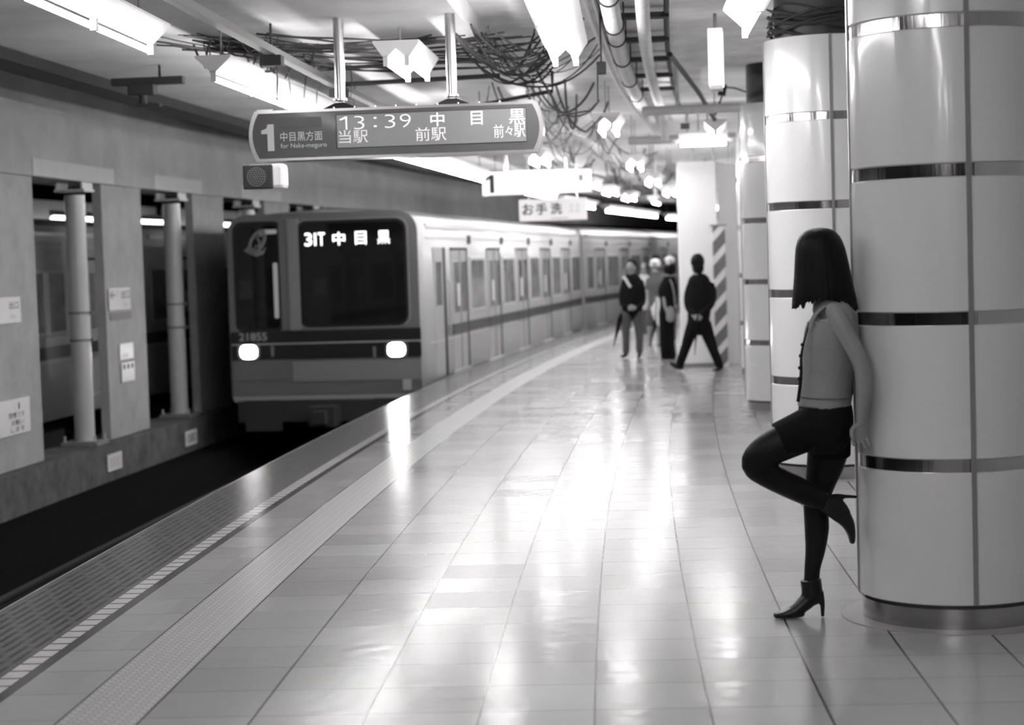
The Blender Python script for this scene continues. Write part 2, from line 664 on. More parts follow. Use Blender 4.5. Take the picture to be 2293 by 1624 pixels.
c0 = column_things()
wh = {-3: 'far out of the frame', -1: 'pale round steel column nearest the camera on the median wall', 1: 'pale round steel column right of the arrow sign pier beside the train',
      2: 'third pale round steel column hidden mostly by the train front', 3: 'fourth pale round steel column behind the train', 4: 'fifth pale round steel column behind the train',
      5: 'sixth pale round steel column behind the train', 6: 'seventh pale round steel column far behind the train', 7: 'last pale round steel column far behind the train'}
for k in (1, 2, 3, 4, 5, 6):
    copy_tree(c0, frame(21.65 + PERIOD * k, -3.68, -0.42), wh[k], 'steel columns on the median wall')
c0['group'] = 'steel columns on the median wall'
pl = {-1: 'concrete pier at the left picture edge carrying the white notice plate', 0: 'pale concrete pier carrying the arrow sign and two paper notices',
      1: 'concrete pier close beside the train front, shaded dark', 2: 'concrete pier directly behind the train front', 3: 'first concrete pier seen above the train roof',
      4: 'second concrete pier seen above the train roof', 5: 'third concrete pier seen above the train roof', 6: 'fourth concrete pier seen above the train roof'}
for k in range(-1, 7):
    a = 22.2 + PERIOD * k
    p = arc([(-3.66, -.415), (-3.55, -.415), (-3.55, 2.655), (-3.66, 2.655)], a, a + 1.5, .4).build('concrete_pier', 'pier')
    tag(p, pl[k], 'pier', 'concrete piers on the median wall', 'thing')

# plates on the piers and the median wall. each plate faces the platform


def plate(s, o, z, w, h, name, label, cat, lines, mat='white_sign', t=0.012):
    """a plate on a face that looks towards the platform (local +x of the frame)"""
    fm = frame(s, o, z) @ Matrix.Rotation(math.pi / 2, 4, 'Z')          # local -y now looks to +o
    root = thing(name, label, cat, fm)
    MB().box((0, -t / 2, 0), (w, t, h)).build('plate', mat, root, bevel=.003)
    for (body, x, zz, tw, th, mt) in lines:
        m2 = text_mesh(body, tw, th, depth=.002)
        moved(m2, T(x, -t, zz)).build('lettering', mt, root)
    return root


plate(22.68, -3.54, 1.27, .80, .27, 'direction_sign', 'white arrow sign on the concrete pier between two columns', 'sign',
      [('←', -.28, .05, .20, .10, 'ink'), ('T', -.1, .05, .06, .08, 'ink_grey'), ('出口', .2, .05, .30, .10, 'ink'), ('Exit', .2, -.07, .16, .06, 'ink_grey')])
q = plate(22.72, -3.545, 1.06, .78, .09, 'blank_panel', 'dark blank strip below the arrow sign on the pier', 'panel', [], 'bracket')
plate(22.85, -3.54, .62, .52, .20, 'paper_notice', 'upper white paper notice on the pier with one glaring corner', 'notice', [('000', -.06, -.05, .26, .05, 'ink_grey')])
plate(22.88, -3.54, .36, .50, .24, 'paper_notice', 'lower white paper notice on the pier with a dark text line', 'notice', [('■ ■ ■', .0, .07, .40, .06, 'ink')])
plate(19.05, -3.54, .13, 1.0, .37, 'warning_plate', 'large white text plate low on the pier at the left edge', 'sign',
      [('1', .18, .11, .03, .07, 'ink'), ('禁煙です', .1, .02, .46, .06, 'ink'), ('お願い', .12, -.06, .36, .055, 'ink'), ('します', .12, -.13, .40, .055, 'ink')])
plate(19.05, -3.54, 1.24, .72, .27, 'direction_sign', 'white sign at head height on the pier at the left edge', 'sign', [('出口', .16, .05, .26, .08, 'ink'), ('Exit', .12, -.06, .14, .05, 'ink_grey')])
plate(21.80, -3.39, -.64, .52, .20, 'distance_plate', 'white plate with 000 on the low median wall', 'sign', [('000', 0, 0, .38, .12, 'ink_grey')])
plate(24.92, -3.39, -.665, .52, .20, 'distance_plate', 'white plate with 080 on the low median wall near the train', 'sign', [('080', 0, 0, .38, .12, 'ink')])

# ------------------------------------------------------------------ fluorescent fixtures
def lamp_profile(double):
    if double:
        return [(-.165, .115), (-.165, .10), (-.095, .0), (-.06, .0), (0, .055), (.06, .0), (.095, .0), (.165, .10), (.165, .115)]
    return [(-.125, .115), (-.125, .10), (-.018, .0), (.018, .0), (.125, .10), (.125, .115)]


def make_fixture(n_units, double, unit=1.22, hang=0.4, name='tube_light'):
    root = thing(name, '', 'lamp')
    L_ = n_units * unit
    prof = lamp_profile(double)
    MB().prism(prof, 0, L_).build('lamp_body', 'hood', root)
    xs = (-.075, .075) if double else (0,)
    for x in xs:
        for k in range(n_units):
            zt = -.036 if double else -.044
            MB().tube([(x, k * unit + .03, zt), (x, (k + 1) * unit - .03, zt)], .018, 12).build('fluorescent_tube', 'tube', root, smooth=True)
        for k in range(n_units):
            for y in (k * unit + .012, (k + 1) * unit - .012):
                MB().box((x, y, -.028), (.034, .024, .075)).build('lamp_socket', 'endcap', root)
    for y in (.25, L_ - .25):
        MB().tube([(0, y, .12), (0, y, .12 + hang)], .007, 6).build('hanger_rod', 'wire_grey', root)
    return root


FX = {}


def fixture(key, mw, label, group):
    if key not in FX:
        FX[key] = make_fixture(*key)
        FX[key].matrix_world = mw
        FX[key]['label'] = label
        FX[key]['group'] = group
        return FX[key]
    return copy_tree(FX[key], mw, label, group)


GL = 'single tube lights over the platform edge'
edge_rows = [(6.5, 4, 2.96, 'nearest tube light over the platform edge, cut by the top left corner'),
             (13.0, 6, 2.95, 'second tube light over the platform edge, running behind the departure sign'),
             (20.9, 6, 2.83, 'tube light over the platform edge between the departure sign and the white sign'),
             (29.3, 6, 2.78, 'tube light over the platform edge hidden behind the white number sign'),
             (37.2, 4, 2.72, 'tube light over the platform edge right of the toilet sign'),
             (43.8, 7, 2.69, 'long tube light over the platform edge right of the toilet sign gap'),
             (54.0, 6, 2.67, 'farthest tube light over the platform edge')]
for s, n, z, lb in edge_rows:
    # short straight lengths follow the curve
    fixture((n, False, 1.22, max(.05, 3.30 - z - .13)), frame(s, 0.22, z, n * 1.22 / 2 / R), lb, GL)
GW = 'twin tube lights down the middle of the platform'
for s, n, z, lb in [(-5.2, 3, 3.05, 'added unseen twin tube light behind the camera, farther one'), (0.2, 3, 3.05, 'added unseen twin tube light above and behind the camera'), (5.3, 1, 3.05, 'added unseen twin tube light just overhead before the near pillar'), (10.4, 3, 3.07, 'largest twin tube light hanging right of the departure sign'),  # first three are unseen, added to brighten the near pillar
                    (20.2, 1, 3.0, 'second twin tube light in the middle row, seen end on'), (25.6, 1, 2.84, 'third twin tube light in the middle row, seen end on'),
                    (29.6, 1, 2.76, 'fourth twin tube light in the middle row'), (33.6, 1, 2.71, 'fifth twin tube light in the middle row'),
                    (38.5, 2, 2.7, 'sixth twin tube light in the middle row'), (44, 2, 2.7, 'seventh twin tube light far down the middle row')]:
    fixture((n, True, 1.22, max(.05, 3.48 - z - .12)), frame(s, 2.62, z), lb, GW)
GM = 'tube lights hung above the departure sign line'
for s, z, lb in [(-2.6, 3.05, 'added unseen tube light behind the camera on the track side'), (13.5, 3.06, 'white tube light hung on wires above the departure sign'), (18.9, 3.0, 'tube light hidden behind the departure sign'),  # the one behind the camera is unseen, added for the near pillar
                 (24.6, 2.9, 'tube light peeking out below the right end of the departure sign'), (28.4, 2.86, 'added tube light hidden behind the white number sign, brightening the far floor'), (31.8, 2.82, 'tube light peeking out beside the right end of the white number sign'),  # the hidden one here is added to brighten the far floor
                 (34.8, 2.8, 'added tube light hidden farther behind the number sign, brightening the far floor'), (38.0, 2.78, 'tube light far behind the white number sign')]:  # the nearer one is also added for the far floor
    fixture((1, True, 1.22, 3.30 - z - .12), frame(s, 1.42, z), lb, GM)
GP = 'single tube lights beside the pillars'
for s, n, z, lb in [(-3.0, 2, 2.93, 'added unseen tube light beside the pillars behind the camera'), (9.0, 2, 2.93, 'tube light close beside the near tiled pillar, blown out white'), (20.7, 1, 2.92, 'wedge shaped tube light hung from a black box beside the third pillar'),  # the one behind the camera is unseen, added to light the pillar front
                    (31.5, 2, 2.9, 'tube light behind the white hoarding')]:
    fixture((n, False, 1.22, 3.48 - z - .13), frame(s, 3.78, z), lb, GP)
fixture((1, False, .62, 3.48 - 3.02 - .13), frame(24.3, 3.30, 3.02, math.pi / 2), 'tube light lying across the platform above the white hoarding', 'cross lights')
# lights added beyond the pillars for the right ceiling, strips over the opposite platform
for s in (13.0, 21.0, 29.0):
    fixture((4, False, 1.22, .42), frame(s, 6.6, 2.93), 'added unseen tube light behind the row of pillars, %s' % {13.0: 'behind the second pillar', 21.0: 'behind the third pillar', 29.0: 'behind the hoarding'}[s],
            'added tube lights behind the pillars')
for s, lb in ((25.5, 'opposite platform lit strip seen left of the first round column'), (33.0, 'opposite platform lit strip seen between pier and second column'), (40.5, 'opposite platform lit strip seen just left of the train front')):
    fm = frame(s, -8.5, 2.60)
    t_ = thing('light_strip', lb, 'lamp', fm, group='lit strips over the opposite platform')
    MB().bbox(-.05, .05, 0, 6.9, .06, .16).build('lamp_body', 'hood', t_)
    MB().tube([(.0, .05, 0), (.0, 6.85, 0)], .055, 12).build('light_diffuser', M('strip_diffuser', .9, .4, emit=3.5), t_)
    for y in (1, 6):
        MB().tube([(0, y, .16), (0, y, 1.6)], .02, 6).build('hanger_rod', 'wire_grey', t_)
    struct(arc([(-9.3, 2.5), (-9.2, 2.5), (-9.2, 3.0), (-9.3, 3.0)], s, s + 7, 1).build('trim_opposite_fascia_%d' % int(s), 'wall'))
pp_ = thing('glow_post', 'white post given its own glow on the opposite platform just left of the train front', 'post', frame(40.9, -8.0, 0))
MB().bbox(-.09, .09, -.1, .1, -1.12, 2.45).build('post_face', 'white_box', pp_)  # lamp light on the white panel is put in as emission

# ------------------------------------------------------------------ tiled pillars
ZB = [0.689, 1.300, 1.911, 2.522]              # centres of the steel bands


def make_pillar():
    root = thing('clad_pillar', '', 'pillar', kind='thing')
    r = 0.41
    edges = [0.105] + [z for c in ZB for z in (c - .026, c + .026)] + [3.08]
    for i in range(0, len(edges), 2):
        mb = MB()
        z0, z1 = edges[i], edges[i + 1]
        prof = [(r - .01, z0), (r, z0 + .006), (r, z1 - .006), (r - .01, z1)]
        n = 96
        mb.loft([[Vector((q * math.cos(2 * math.pi * k / n), q * math.sin(2 * math.pi * k / n), z)) for k in range(n)] for q, z in prof])
        mb.build('enamel_panel', 'panel', root, smooth=True)
    for c in ZB:
        MB().cyl((0, 0), r - .012, c - .028, c + .028, 96).build('steel_band', 'chrome', root, smooth=True)
    MB().cyl((0, 0), r - .03, .085, .11, 96).build('shadow_gap', 'recess', root, smooth=True)
    MB().cyl((0, 0), r - .015, .0, .09, 96).build('kick_ring', 'kick', root, smooth=True)
    MB().cyl((0, 0), .33, 3.0, 3.475, 48).build('core', 'core', root, smooth=True)
    for a in (-87, 3, 93, 183):
        t = math.radians(a)
        mb = MB()
        mb.box((0, 0, 0), (.012, .02, 2.97))
        m4 = Matrix.Translation((r * math.cos(t), r * math.sin(t), 1.595)) @ Matrix.Rotation(t, 4, 'Z')
        moved(mb, m4).build('seam_strip', 'seam', root)
    mb = MB()
    mb.loft([[Vector((q * math.cos(2 * math.pi * k / 96), q * math.sin(2 * math.pi * k / 96), z)) for k in range(96)] for q, z in ((.485, 0.0), (.485, .004), (.40, .005))])
    mb.build('floor_ring', M('floor_ring_steel', .33, .35, .2), root, smooth=True)
    return root


PIL = [(8.37, 'near tiled pillar the woman leans on'), (13.72, 'second tiled pillar, behind the woman'), (19.5, 'third tiled pillar from the camera'),
       (24.9, 'fourth tiled pillar, left of the third one'), (30.3, 'fifth tiled pillar behind the fourth'), (35.7, 'sixth tiled pillar far down the platform')]
p0 = make_pillar()
GPN = 'round enamel clad pillars'
for i, (s, lb) in enumerate(PIL):
    t = T0 + s / R
    mw = Matrix.Translation(W(s, 4.42)) @ Matrix.Rotation(-t, 4, 'Z')
    if i == 0:
        p0.matrix_world = mw
        p0['label'] = lb
        p0['group'] = GPN
    else:
        copy_tree(p0, mw, lb, GPN)

# ------------------------------------------------------------------ the departure sign
SGN = frame(13.15, 1.46, 2.50, 0.0)
sign = thing('departure_sign', 'long grey departure sign reading 1 and 13:39 hung on two poles', 'sign', SGN)
w2, h2, dp = 0.97, 0.172, 0.12
BOW = 0.045


def bowed(x):                                  # outline of the face with bowed ends
    out = []
    n = 12
    for k in range(n + 1):
        z = -h2 + 2 * h2 * k / n
        out.append((x + (BOW * (1 - (z / h2) ** 2)) * (1 if x > 0 else -1), z))
    return out


prof = bowed(w2)[:] + bowed(-w2)[::-1]
MB().loft([[Vector((x, y, z)) for x, z in prof] for y in (-dp, dp)]).build('sign_body', 'sign_frame', sign)
inner = [(x * (w2 - .022 + .0) / w2 if abs(x) < w2 else x - .026 * (1 if x > 0 else -1), z * (h2 - .018) / h2) for x, z in prof]
MB().loft([[Vector((x, y, z)) for x, z in inner] for y in (-dp - .004, -dp + .01)]).build('sign_face', 'sign_face', sign)
SW, SH = 2 * w2, 2 * h2


def sx(u):                                     # face position from a picture column, 575 = left edge, 1205 = right edge
    return -w2 + (u - 577) / (1207 - 577) * 2 * w2


def sz(f):                                     # from the fraction of the height below the top edge
    return h2 - f * 2 * h2


yf = -dp - .004
mb = MB()
mb.bbox(sx(762), sx(1184), yf - .003, yf + .004, sz(.13), sz(.79))
disp = mb.build('display_window', 'sign_disp', sign)
mb = MB()
for (a, b_, c, d) in ((sx(761), sx(1185), sz(.125), sz(.135)), (sx(761), sx(1185), sz(.785), sz(.795)), (sx(760.4), sx(762), sz(.125), sz(.795)), (sx(1184), sx(1185), sz(.125), sz(.795))):
    mb.bbox(a, b_, yf - .0035, yf + .003, c, d)
mb.build('display_edge', 'dark', disp)
MB().bbox(sx(633), sx(728), yf - .003, yf + .004, sz(.15), sz(.36)).build('clock_window', 'sign_slot', sign)


def letters(body, u0, u1, f0, f1, mat, bold=0.0, name='lettering', parent=None):
    m2 = text_mesh(body, sx(u1) - sx(u0), sz(f0) - sz(f1), depth=.0, bold=bold)
    return moved(m2, T((sx(u0) + sx(u1)) / 2, yf - .0045, (sz(f0) + sz(f1)) / 2)).build(name, mat, parent or sign)


mb = MB()                                      # the bold platform number
one = [(-.5, .30), (-.5, .13), (-.06, .13), (-.06, -.72), (.42, -.72), (.42, .60), (-.02, .60), (-.12, .40)]
cx, cz = (sx(590) + sx(621)) / 2, (sz(.27) + sz(.80)) / 2
kx, kz = (sx(621) - sx(590)), (sz(.27) - sz(.80)) / 1.32
m1 = MB().loft([[Vector((cx + (x + .04) * kx, y, cz + (z + .06) * kz)) for x, z in one] for y in (yf - .002, yf - .0045)])
m1.build('platform_number', 'print_white', sign)
letters('中目黒方面', 634, 729, .43, .62, 'print_white', .004)
letters('for Naka-meguro', 634, 738, .66, .78, 'print_white', .0)
for body, a, b_, f0, f1 in (('3', 801, 824, .17, .43), (':', 845, 852, .20, .40), ('3', 870, 893, .165, .425), ('9', 904, 928, .165, .425),
                            ('中', 972, 1003, .16, .43), ('目', 1062, 1088, .16, .43), ('黒', 1147, 1182, .145, .43)):
    letters(body, a, b_, f0, f1, 'led', -.022 if body in '39:' else .003, 'led_lettering')
m1 = MB()                                      # the thin LED figure one
m1.add([Vector((sx(u), yf - .0045, sz(f_))) for u, f_ in [(782, .17), (785.5, .17), (785.5, .43), (782, .43)]], [(0, 1, 2, 3)])
m1.add([Vector((sx(u), yf - .0045, sz(f_))) for u, f_ in [(782, .17), (784, .17), (784, .205), (770, .245), (768, .225)]], [(0, 1, 2, 3, 4)])
m1.build('led_lettering', 'led', sign)
for body, a, b_, f0, f1 in (('当駅', 766, 831, .44, .70), ('前駅', 938, 1006, .44, .71), ('前', 1112, 1134, .44, .70), ('々', 1138, 1154, .48, .66), ('駅', 1157, 1182, .43, .70)):
    letters(body, a, b_, f0, f1, 'led_dim', .0, 'led_lettering')
for xx in (sx(766) + .0, sx(1018)):
    pole = MB().tube([(xx, 0, h2 + .06), (xx, 0, 3.30 - 2.50)], .036, 20).build('hanging_pole', 'steel', sign, smooth=True)
    mb = MB()
    mb.cyl((xx, 0), .05, h2 + .06, h2 + .075, 20)
    for q in (-1, 1):
        mb.box((xx + .025 * q, 0, h2 + .03), (.012, .02, .06))
    mb.build('pole_collar', 'steel', pole)
    mb = MB()
    mb.add([(xx - .14, -.03, h2), (xx + .14, -.03, h2), (xx + .035, -.03, h2 + .045), (xx - .035, -.03, h2 + .045),
            (xx - .14, .03, h2), (xx + .14, .03, h2), (xx + .035, .03, h2 + .045), (xx - .035, .03, h2 + .045)],
           [(0, 1, 2, 3), (4, 7, 6, 5), (0, 4, 5, 1), (1, 5, 6, 2), (2, 6, 7, 3), (3, 7, 4, 0)])
    mb.build('pole_gusset', 'dark', pole)
mb = MB()
for k in range(13):
    mb.cyl((-w2 + .12 + k * .143, -dp + .02), .006, h2, h2 + .012, 8)
mb.box((-w2 + .07, -dp + .02, h2 + .005), (.11, .03, .01))
mb.box((w2 - .07, -dp + .02, h2 + .005), (.11, .03, .01))
mb.build('top_screw', 'sign_frame', sign)

# speaker below the sign
sp = thing('loudspeaker', 'black loudspeaker with a white side hung below the left end of the departure sign', 'speaker', frame(14.3, .28, 2.285))
MB().box((0, .08, 0), (.30, .18, .19)).build('case', 'white_sign', sp, bevel=.03)
mb = MB()
mb.box((-.05, -.015, 0), (.23, .02, .185))
g = mb.build('grille_frame', 'speaker', sp, bevel=.02)
mb = MB()
for rr in range(5):
    nn = max(1, rr * 6)
    for k in range(nn):
        a = 2 * math.pi * k / nn
        mb.cyl((0, 0), .0055, 0, .003, 6)
        for i in range(-12, 0):
            p = mb.v[i]
            mb.v[i] = Vector((-.06 + rr * .017 * math.cos(a) + p.x, -.027 - p.z, rr * .017 * math.sin(a) + p.y))
mb.build('grille_hole', 'bracket', g)
MB().tube([(0, .05, .085), (0, .05, .115), (.34, -.25, .115), (.36, -.95, .09), (.36, -1.04, .09)], .014, 8).build('bracket_arm', 'steel', sp)

# ------------------------------------------------------------------ white number sign and toilet sign
ws = thing('platform_number_sign', 'overexposed white lit sign with a black 1 behind the departure sign', 'sign', frame(24.9, 1.42, 2.60))
MB().box((0, 0, 0), (1.42, .16, .30)).build('lightbox', 'white_box', ws, bevel=.01)
mb = MB()
mb.add([(x, -.0865, z) for x, z in [(-.612, .06), (-.612, -.125), (-.552, -.125), (-.552, .115), (-.60, .115), (-.665, .07), (-.665, .03)]], [tuple(range(7))])
mb.build('number_lettering', 'ink', ws)
mb = MB()
mb.bbox(.56, .61, -.0865, -.083, .0, .075)
mb.build('pictogram', 'ink_grey', ws)
for x in (-.4, .4):
    MB().tube([(x, 0, .15), (x, 0, .70)], .02, 10).build('hanging_pole', 'steel', ws)
for x in (-.69, .69):
    MB().box((x, 0, -.155), (.05, .17, .02)).build('end_clip', 'sign_frame', ws)
ts = thing('toilet_sign', 'white toilet sign with black Japanese lettering below the number sign', 'sign', frame(27.4, 1.36, 2.30))
MB().box((0, 0, 0), (.98, .06, .315)).build('board', 'white_sign', ts, bevel=.006)
for ch, x in (('お', -.36), ('手', -.165), ('洗', .05)):
    moved(text_mesh(ch, .165, .165, 0, .022), T(x, -.032, .015)).build('lettering', 'ink', ts)
mb = MB()
for k, (x, r1) in enumerate(((.27, .03), (.36, .03))):
    mb.cyl((0, 0), r1, 0, .001, 16)
    for i in range(-32, 0):
        p = mb.v[i]
        mb.v[i] = Vector((x + p.x, -.032 - p.z, .05 + p.y))
    mb.add([(x - .05, -.032, -.05), (x + .05, -.032, -.05), (x, -.032, .03)], [(0, 1, 2)])
mb.build('pictogram', M('faded_print', .66, .5), ts)
mb = MB()
mb.bbox(-.02, .22, -.033, -.031, -.135, -.115)
mb.build('small_print', 'ink_grey', ts)
for x in (-.35, .35):
    MB().tube([(x, 0, .155), (x, 0, 1.0)], .015, 8).build('hanging_pole', 'steel', ts)
# small signs hung farther along
hs = thing('hanging_sign', 'small white lit box sign hung high before the second pillar', 'sign', frame(15.2, 3.72, 3.13, .05))
MB().box((0, 0, 0), (.115, .30, .44)).build('lightbox', M('small_lightbox', .85, .4, emit=.9), hs, bevel=.008)
MB().box((.0, 0, -.235), (.09, .26, .03)).build('lamp_tray', 'hood', hs)
MB().tube([(0, 0, .22), (0, 0, .35)], .015, 8).build('hanger_rod', 'wire_grey', hs)
bs = thing('hanging_clock', 'round white clock hung far down the platform beyond the people', 'clock', frame(38.5, 3.0, 2.22))
mb = MB().cyl((0, 0), .21, -.06, .06, 32)
moved(mb, Matrix.Rotation(math.pi / 2, 4, 'X')).build('clock_face', M('clock_glow', .85, .4, emit=.5), bs, smooth=True)
MB().tube([(0, 0, .2), (0, 0, 1.26)], .03, 8).build('hanging_pole', 'steel', bs)
ar = thing('pole_lamp', 'small lamp on a single white pole beyond the toilet sign', 'lamp', frame(36.5, 2.18, 2.66))
MB().prism([(-.13, .06), (.13, .06), (.05, -.06), (-.05, -.06)], -.6, .6).build('lamp_body', 'hood', ar)
MB().tube([(0, -.58, -.08), (0, .58, -.08)], .0165, 10).build('fluorescent_tube', 'tube', ar)
MB().tube([(0, 0, .06), (0, 0, .82)], .04, 10).build('hanging_pole', 'hood', ar)

# ------------------------------------------------------------------ trains
def rrect(x0, x1, z0, z1, rad, n=6, only_top=False):
    pts = []
    for cx_, cz_, a0, on in ((x1 - rad, z1 - rad, 0, True), (x0 + rad, z1 - rad, 90, True), (x0 + rad, z0 + rad, 180, not only_top), (x1 - rad, z0 + rad, 270, not only_top)):
        if on:
            for k in range(n + 1):
                a = math.radians(a0 + 90 * k / n)
                pts.append((cx_ + rad * math.cos(a), cz_ + rad * math.sin(a)))
        else:
            pts.append((x0 if a0 == 180 else x1, z0))
    return pts


HW = 1.38                                      # half width of a car


def car_body(root, L_, cab):
    """car in local coordinates: y = 0 at the front end, +y to the rear, x to the right, z = platform height at 0"""
    z0, zs, zt = -.22, 2.08, 2.36
    prof = [(-HW + .03, z0), (HW - .03, z0), (HW, z0 + .06), (HW, .9), (HW - .025, zs), (HW - .10, zs + .13), (HW - .45, zt - .06), (0, zt),
            (-HW + .45, zt - .06), (-HW + .10, zs + .13), (-HW + .025, zs), (-HW, .9), (-HW, z0 + .06)]
    body = MB()
    if cab:
        rings = []
        for y, k, dz in ((0.0, .955, -.03), (.05, .98, -.012), (.16, 1.0, 0)):
            rings.append([Vector((x * k, y, z + (dz if z > 1.8 else 0))) for x, z in prof])
        rings.append([Vector((x, L_, z)) for x, z in prof])
        body.loft(rings)
    else:
        body.loft([[Vector((x, y, z)) for x, z in prof] for y in (0, L_)])
    body.build('car_body', 'car', root, smooth=True)
    roof = [(HW - .13, zs + .13), (HW - .47, zt - .04), (0, zt + .02), (-HW + .47, zt - .04), (-HW + .13, zs + .13)]
    MB().loft([[Vector((x, y, z)) for x, z in roof] for y in (.35 if cab else .02, L_ - .02)]).build('roof_sheet', 'car_roof', root)
    mb = MB()
    for y in (2.9, L_ - 2.9):
        for dy in (-.9, .9):
            for x in (-.53, .53):
                w = MB().cyl((0, 0), .36, -.06, .06, 24)
                mb2 = moved(w, T(x, y + dy, -.595) @ Matrix.Rotation(math.pi / 2, 4, 'Y'))
                mb.add(mb2.v, mb2.f)
        mb.bbox(-.95, .95, y - 1.3, y + 1.3, -.72, -.45)
    mb.bbox(-1.1, 1.1, 5.2, L_ - 5.2, -.62, -.24)
    mb.build('bogie_gear', 'car_dark', root)


def car_side(root, L_, doors, cab, dw=1.22):
    """doors = y of the rear edge of each door; both sides"""
    for sgn in (1, -1):
        X = HW * sgn
        px = lambda d: X + d * sgn

        def box(mb, y0, y1, za, zb, d0, d1, lean=0.0):
            a, b_ = sorted((px(d0), px(d1)))
            mb.bbox(a, b_, y0, y1, za, zb)
            return mb
        for y in doors:
            d = MB()
            box(d, y - dw, y, .02, 1.80, -.10, .006)
            door = d.build('passenger_door', 'car', root)
            m2 = MB()
            box(m2, y - .10, y, .03, 1.80, -.05, .012)
            box(m2, y - dw, y, 1.765, 1.80, -.05, .012)
            m2.build('painted_jamb_shade', 'rubber_and_shade', door)  # shade of the rear jamb and door head, painted as black strips
            m2 = MB()
            box(m2, y - dw / 2 - .012, y - dw / 2 + .012, .03, 1.76, -.05, .010)
            m2.build('door_seal', 'rubber_and_shade', door)
            for q in (0, 1):
                ya = y - dw + .13 if q == 0 else y - dw / 2 + .08
                m2 = MB()
                box(m2, ya, ya + .40, .86, 1.60, -.02, .011)
                m2.build('door_window', 'glass_side', door, bevel=.004)
            m2 = MB()
            box(m2, y - dw / 2 - .23, y - dw / 2 - .10, .95, 1.28, -.02, .014)
            m2.build('sticker', 'poster', door)
            m2 = MB()
            box(m2, y - dw - .05, y + .06, -.02, .018, -.05, .03)
            m2.build('door_step', 'car_line', door)
        ends = [0.0 if not cab else 1.5] + list(doors) + [L_ + .3]
        for i in range(len(ends) - 1):
            a = ends[i] + .28
            b_ = (ends[i + 1] - dw if i < len(doors) else L_) - .28
            if i == 0 and cab:
                continue
            if b_ - a < .45:
                continue
            m2 = MB()
            box(m2, a, b_, .83, 1.66, -.03, .008)
            fr_ = m2.build('window_frame', 'car_line', root, bevel=.01)
            m2 = MB()
            box(m2, a + .05, b_ - .05, .88, 1.61, -.02, .011)
            m2.build('window_pane', 'glass_side', fr_)
        m2 = MB()
        segs = [(0.0 if not cab else 1.62, doors[0] - dw)] + [(doors[i], doors[i + 1] - dw) for i in range(len(doors) - 1)] + [(doors[-1], L_)]
        for a, b_ in segs:
            box(m2, a, b_, .545, .70, -.02, .005)
        for y in doors:
            box(m2, y - dw, y - .07, .545, .70, -.02, .0135)
        m2.build('dark_band', 'car_band', root)
        m2 = MB()
        box(m2, 0.02 if not cab else .3, L_, .50, .52, -.02, .006)
        box(m2, 0.02 if not cab else .3, L_, 1.93, 1.945, -.05, -.012)
        m2.build('pin_stripe', 'car_line', root)
        m2 = MB()
        box(m2, .3, L_, 2.07, 2.12, -.10, -.005)
        m2.build('rain_gutter', 'car_line', root)
        m2 = MB()
        for y in doors:
            box(m2, y + .22, y + .30, 1.86, 1.98, -.03, .02)
        m2.build('door_lamp', 'car_band', root)
        if cab:
            m2 = MB()
            box(m2, .72, 1.42, .02, 1.80, -.06, .004)
            cd = m2.build('crew_door', 'car', root)
            m2 = MB()
            box(m2, 1.34, 1.49, .0, 1.80, -.05, .012)
            m2.build('painted_jamb_shade', 'rubber_and_shade', cd)  # shaded jamb of the crew door, painted as a black strip
            m2 = MB()
            box(m2, .82, 1.22, 1.0, 1.6, -.02, .009)
            m2.build('door_window', 'glass_side', cd)
            m2 = MB()
            m2.tube([(px(.03), 1.53, .55), (px(.05), 1.53, .6), (px(.05), 1.53, 1.3), (px(.03), 1.53, 1.35)], .012, 8)
            m2.build('grab_rail', 'sign_frame', root)


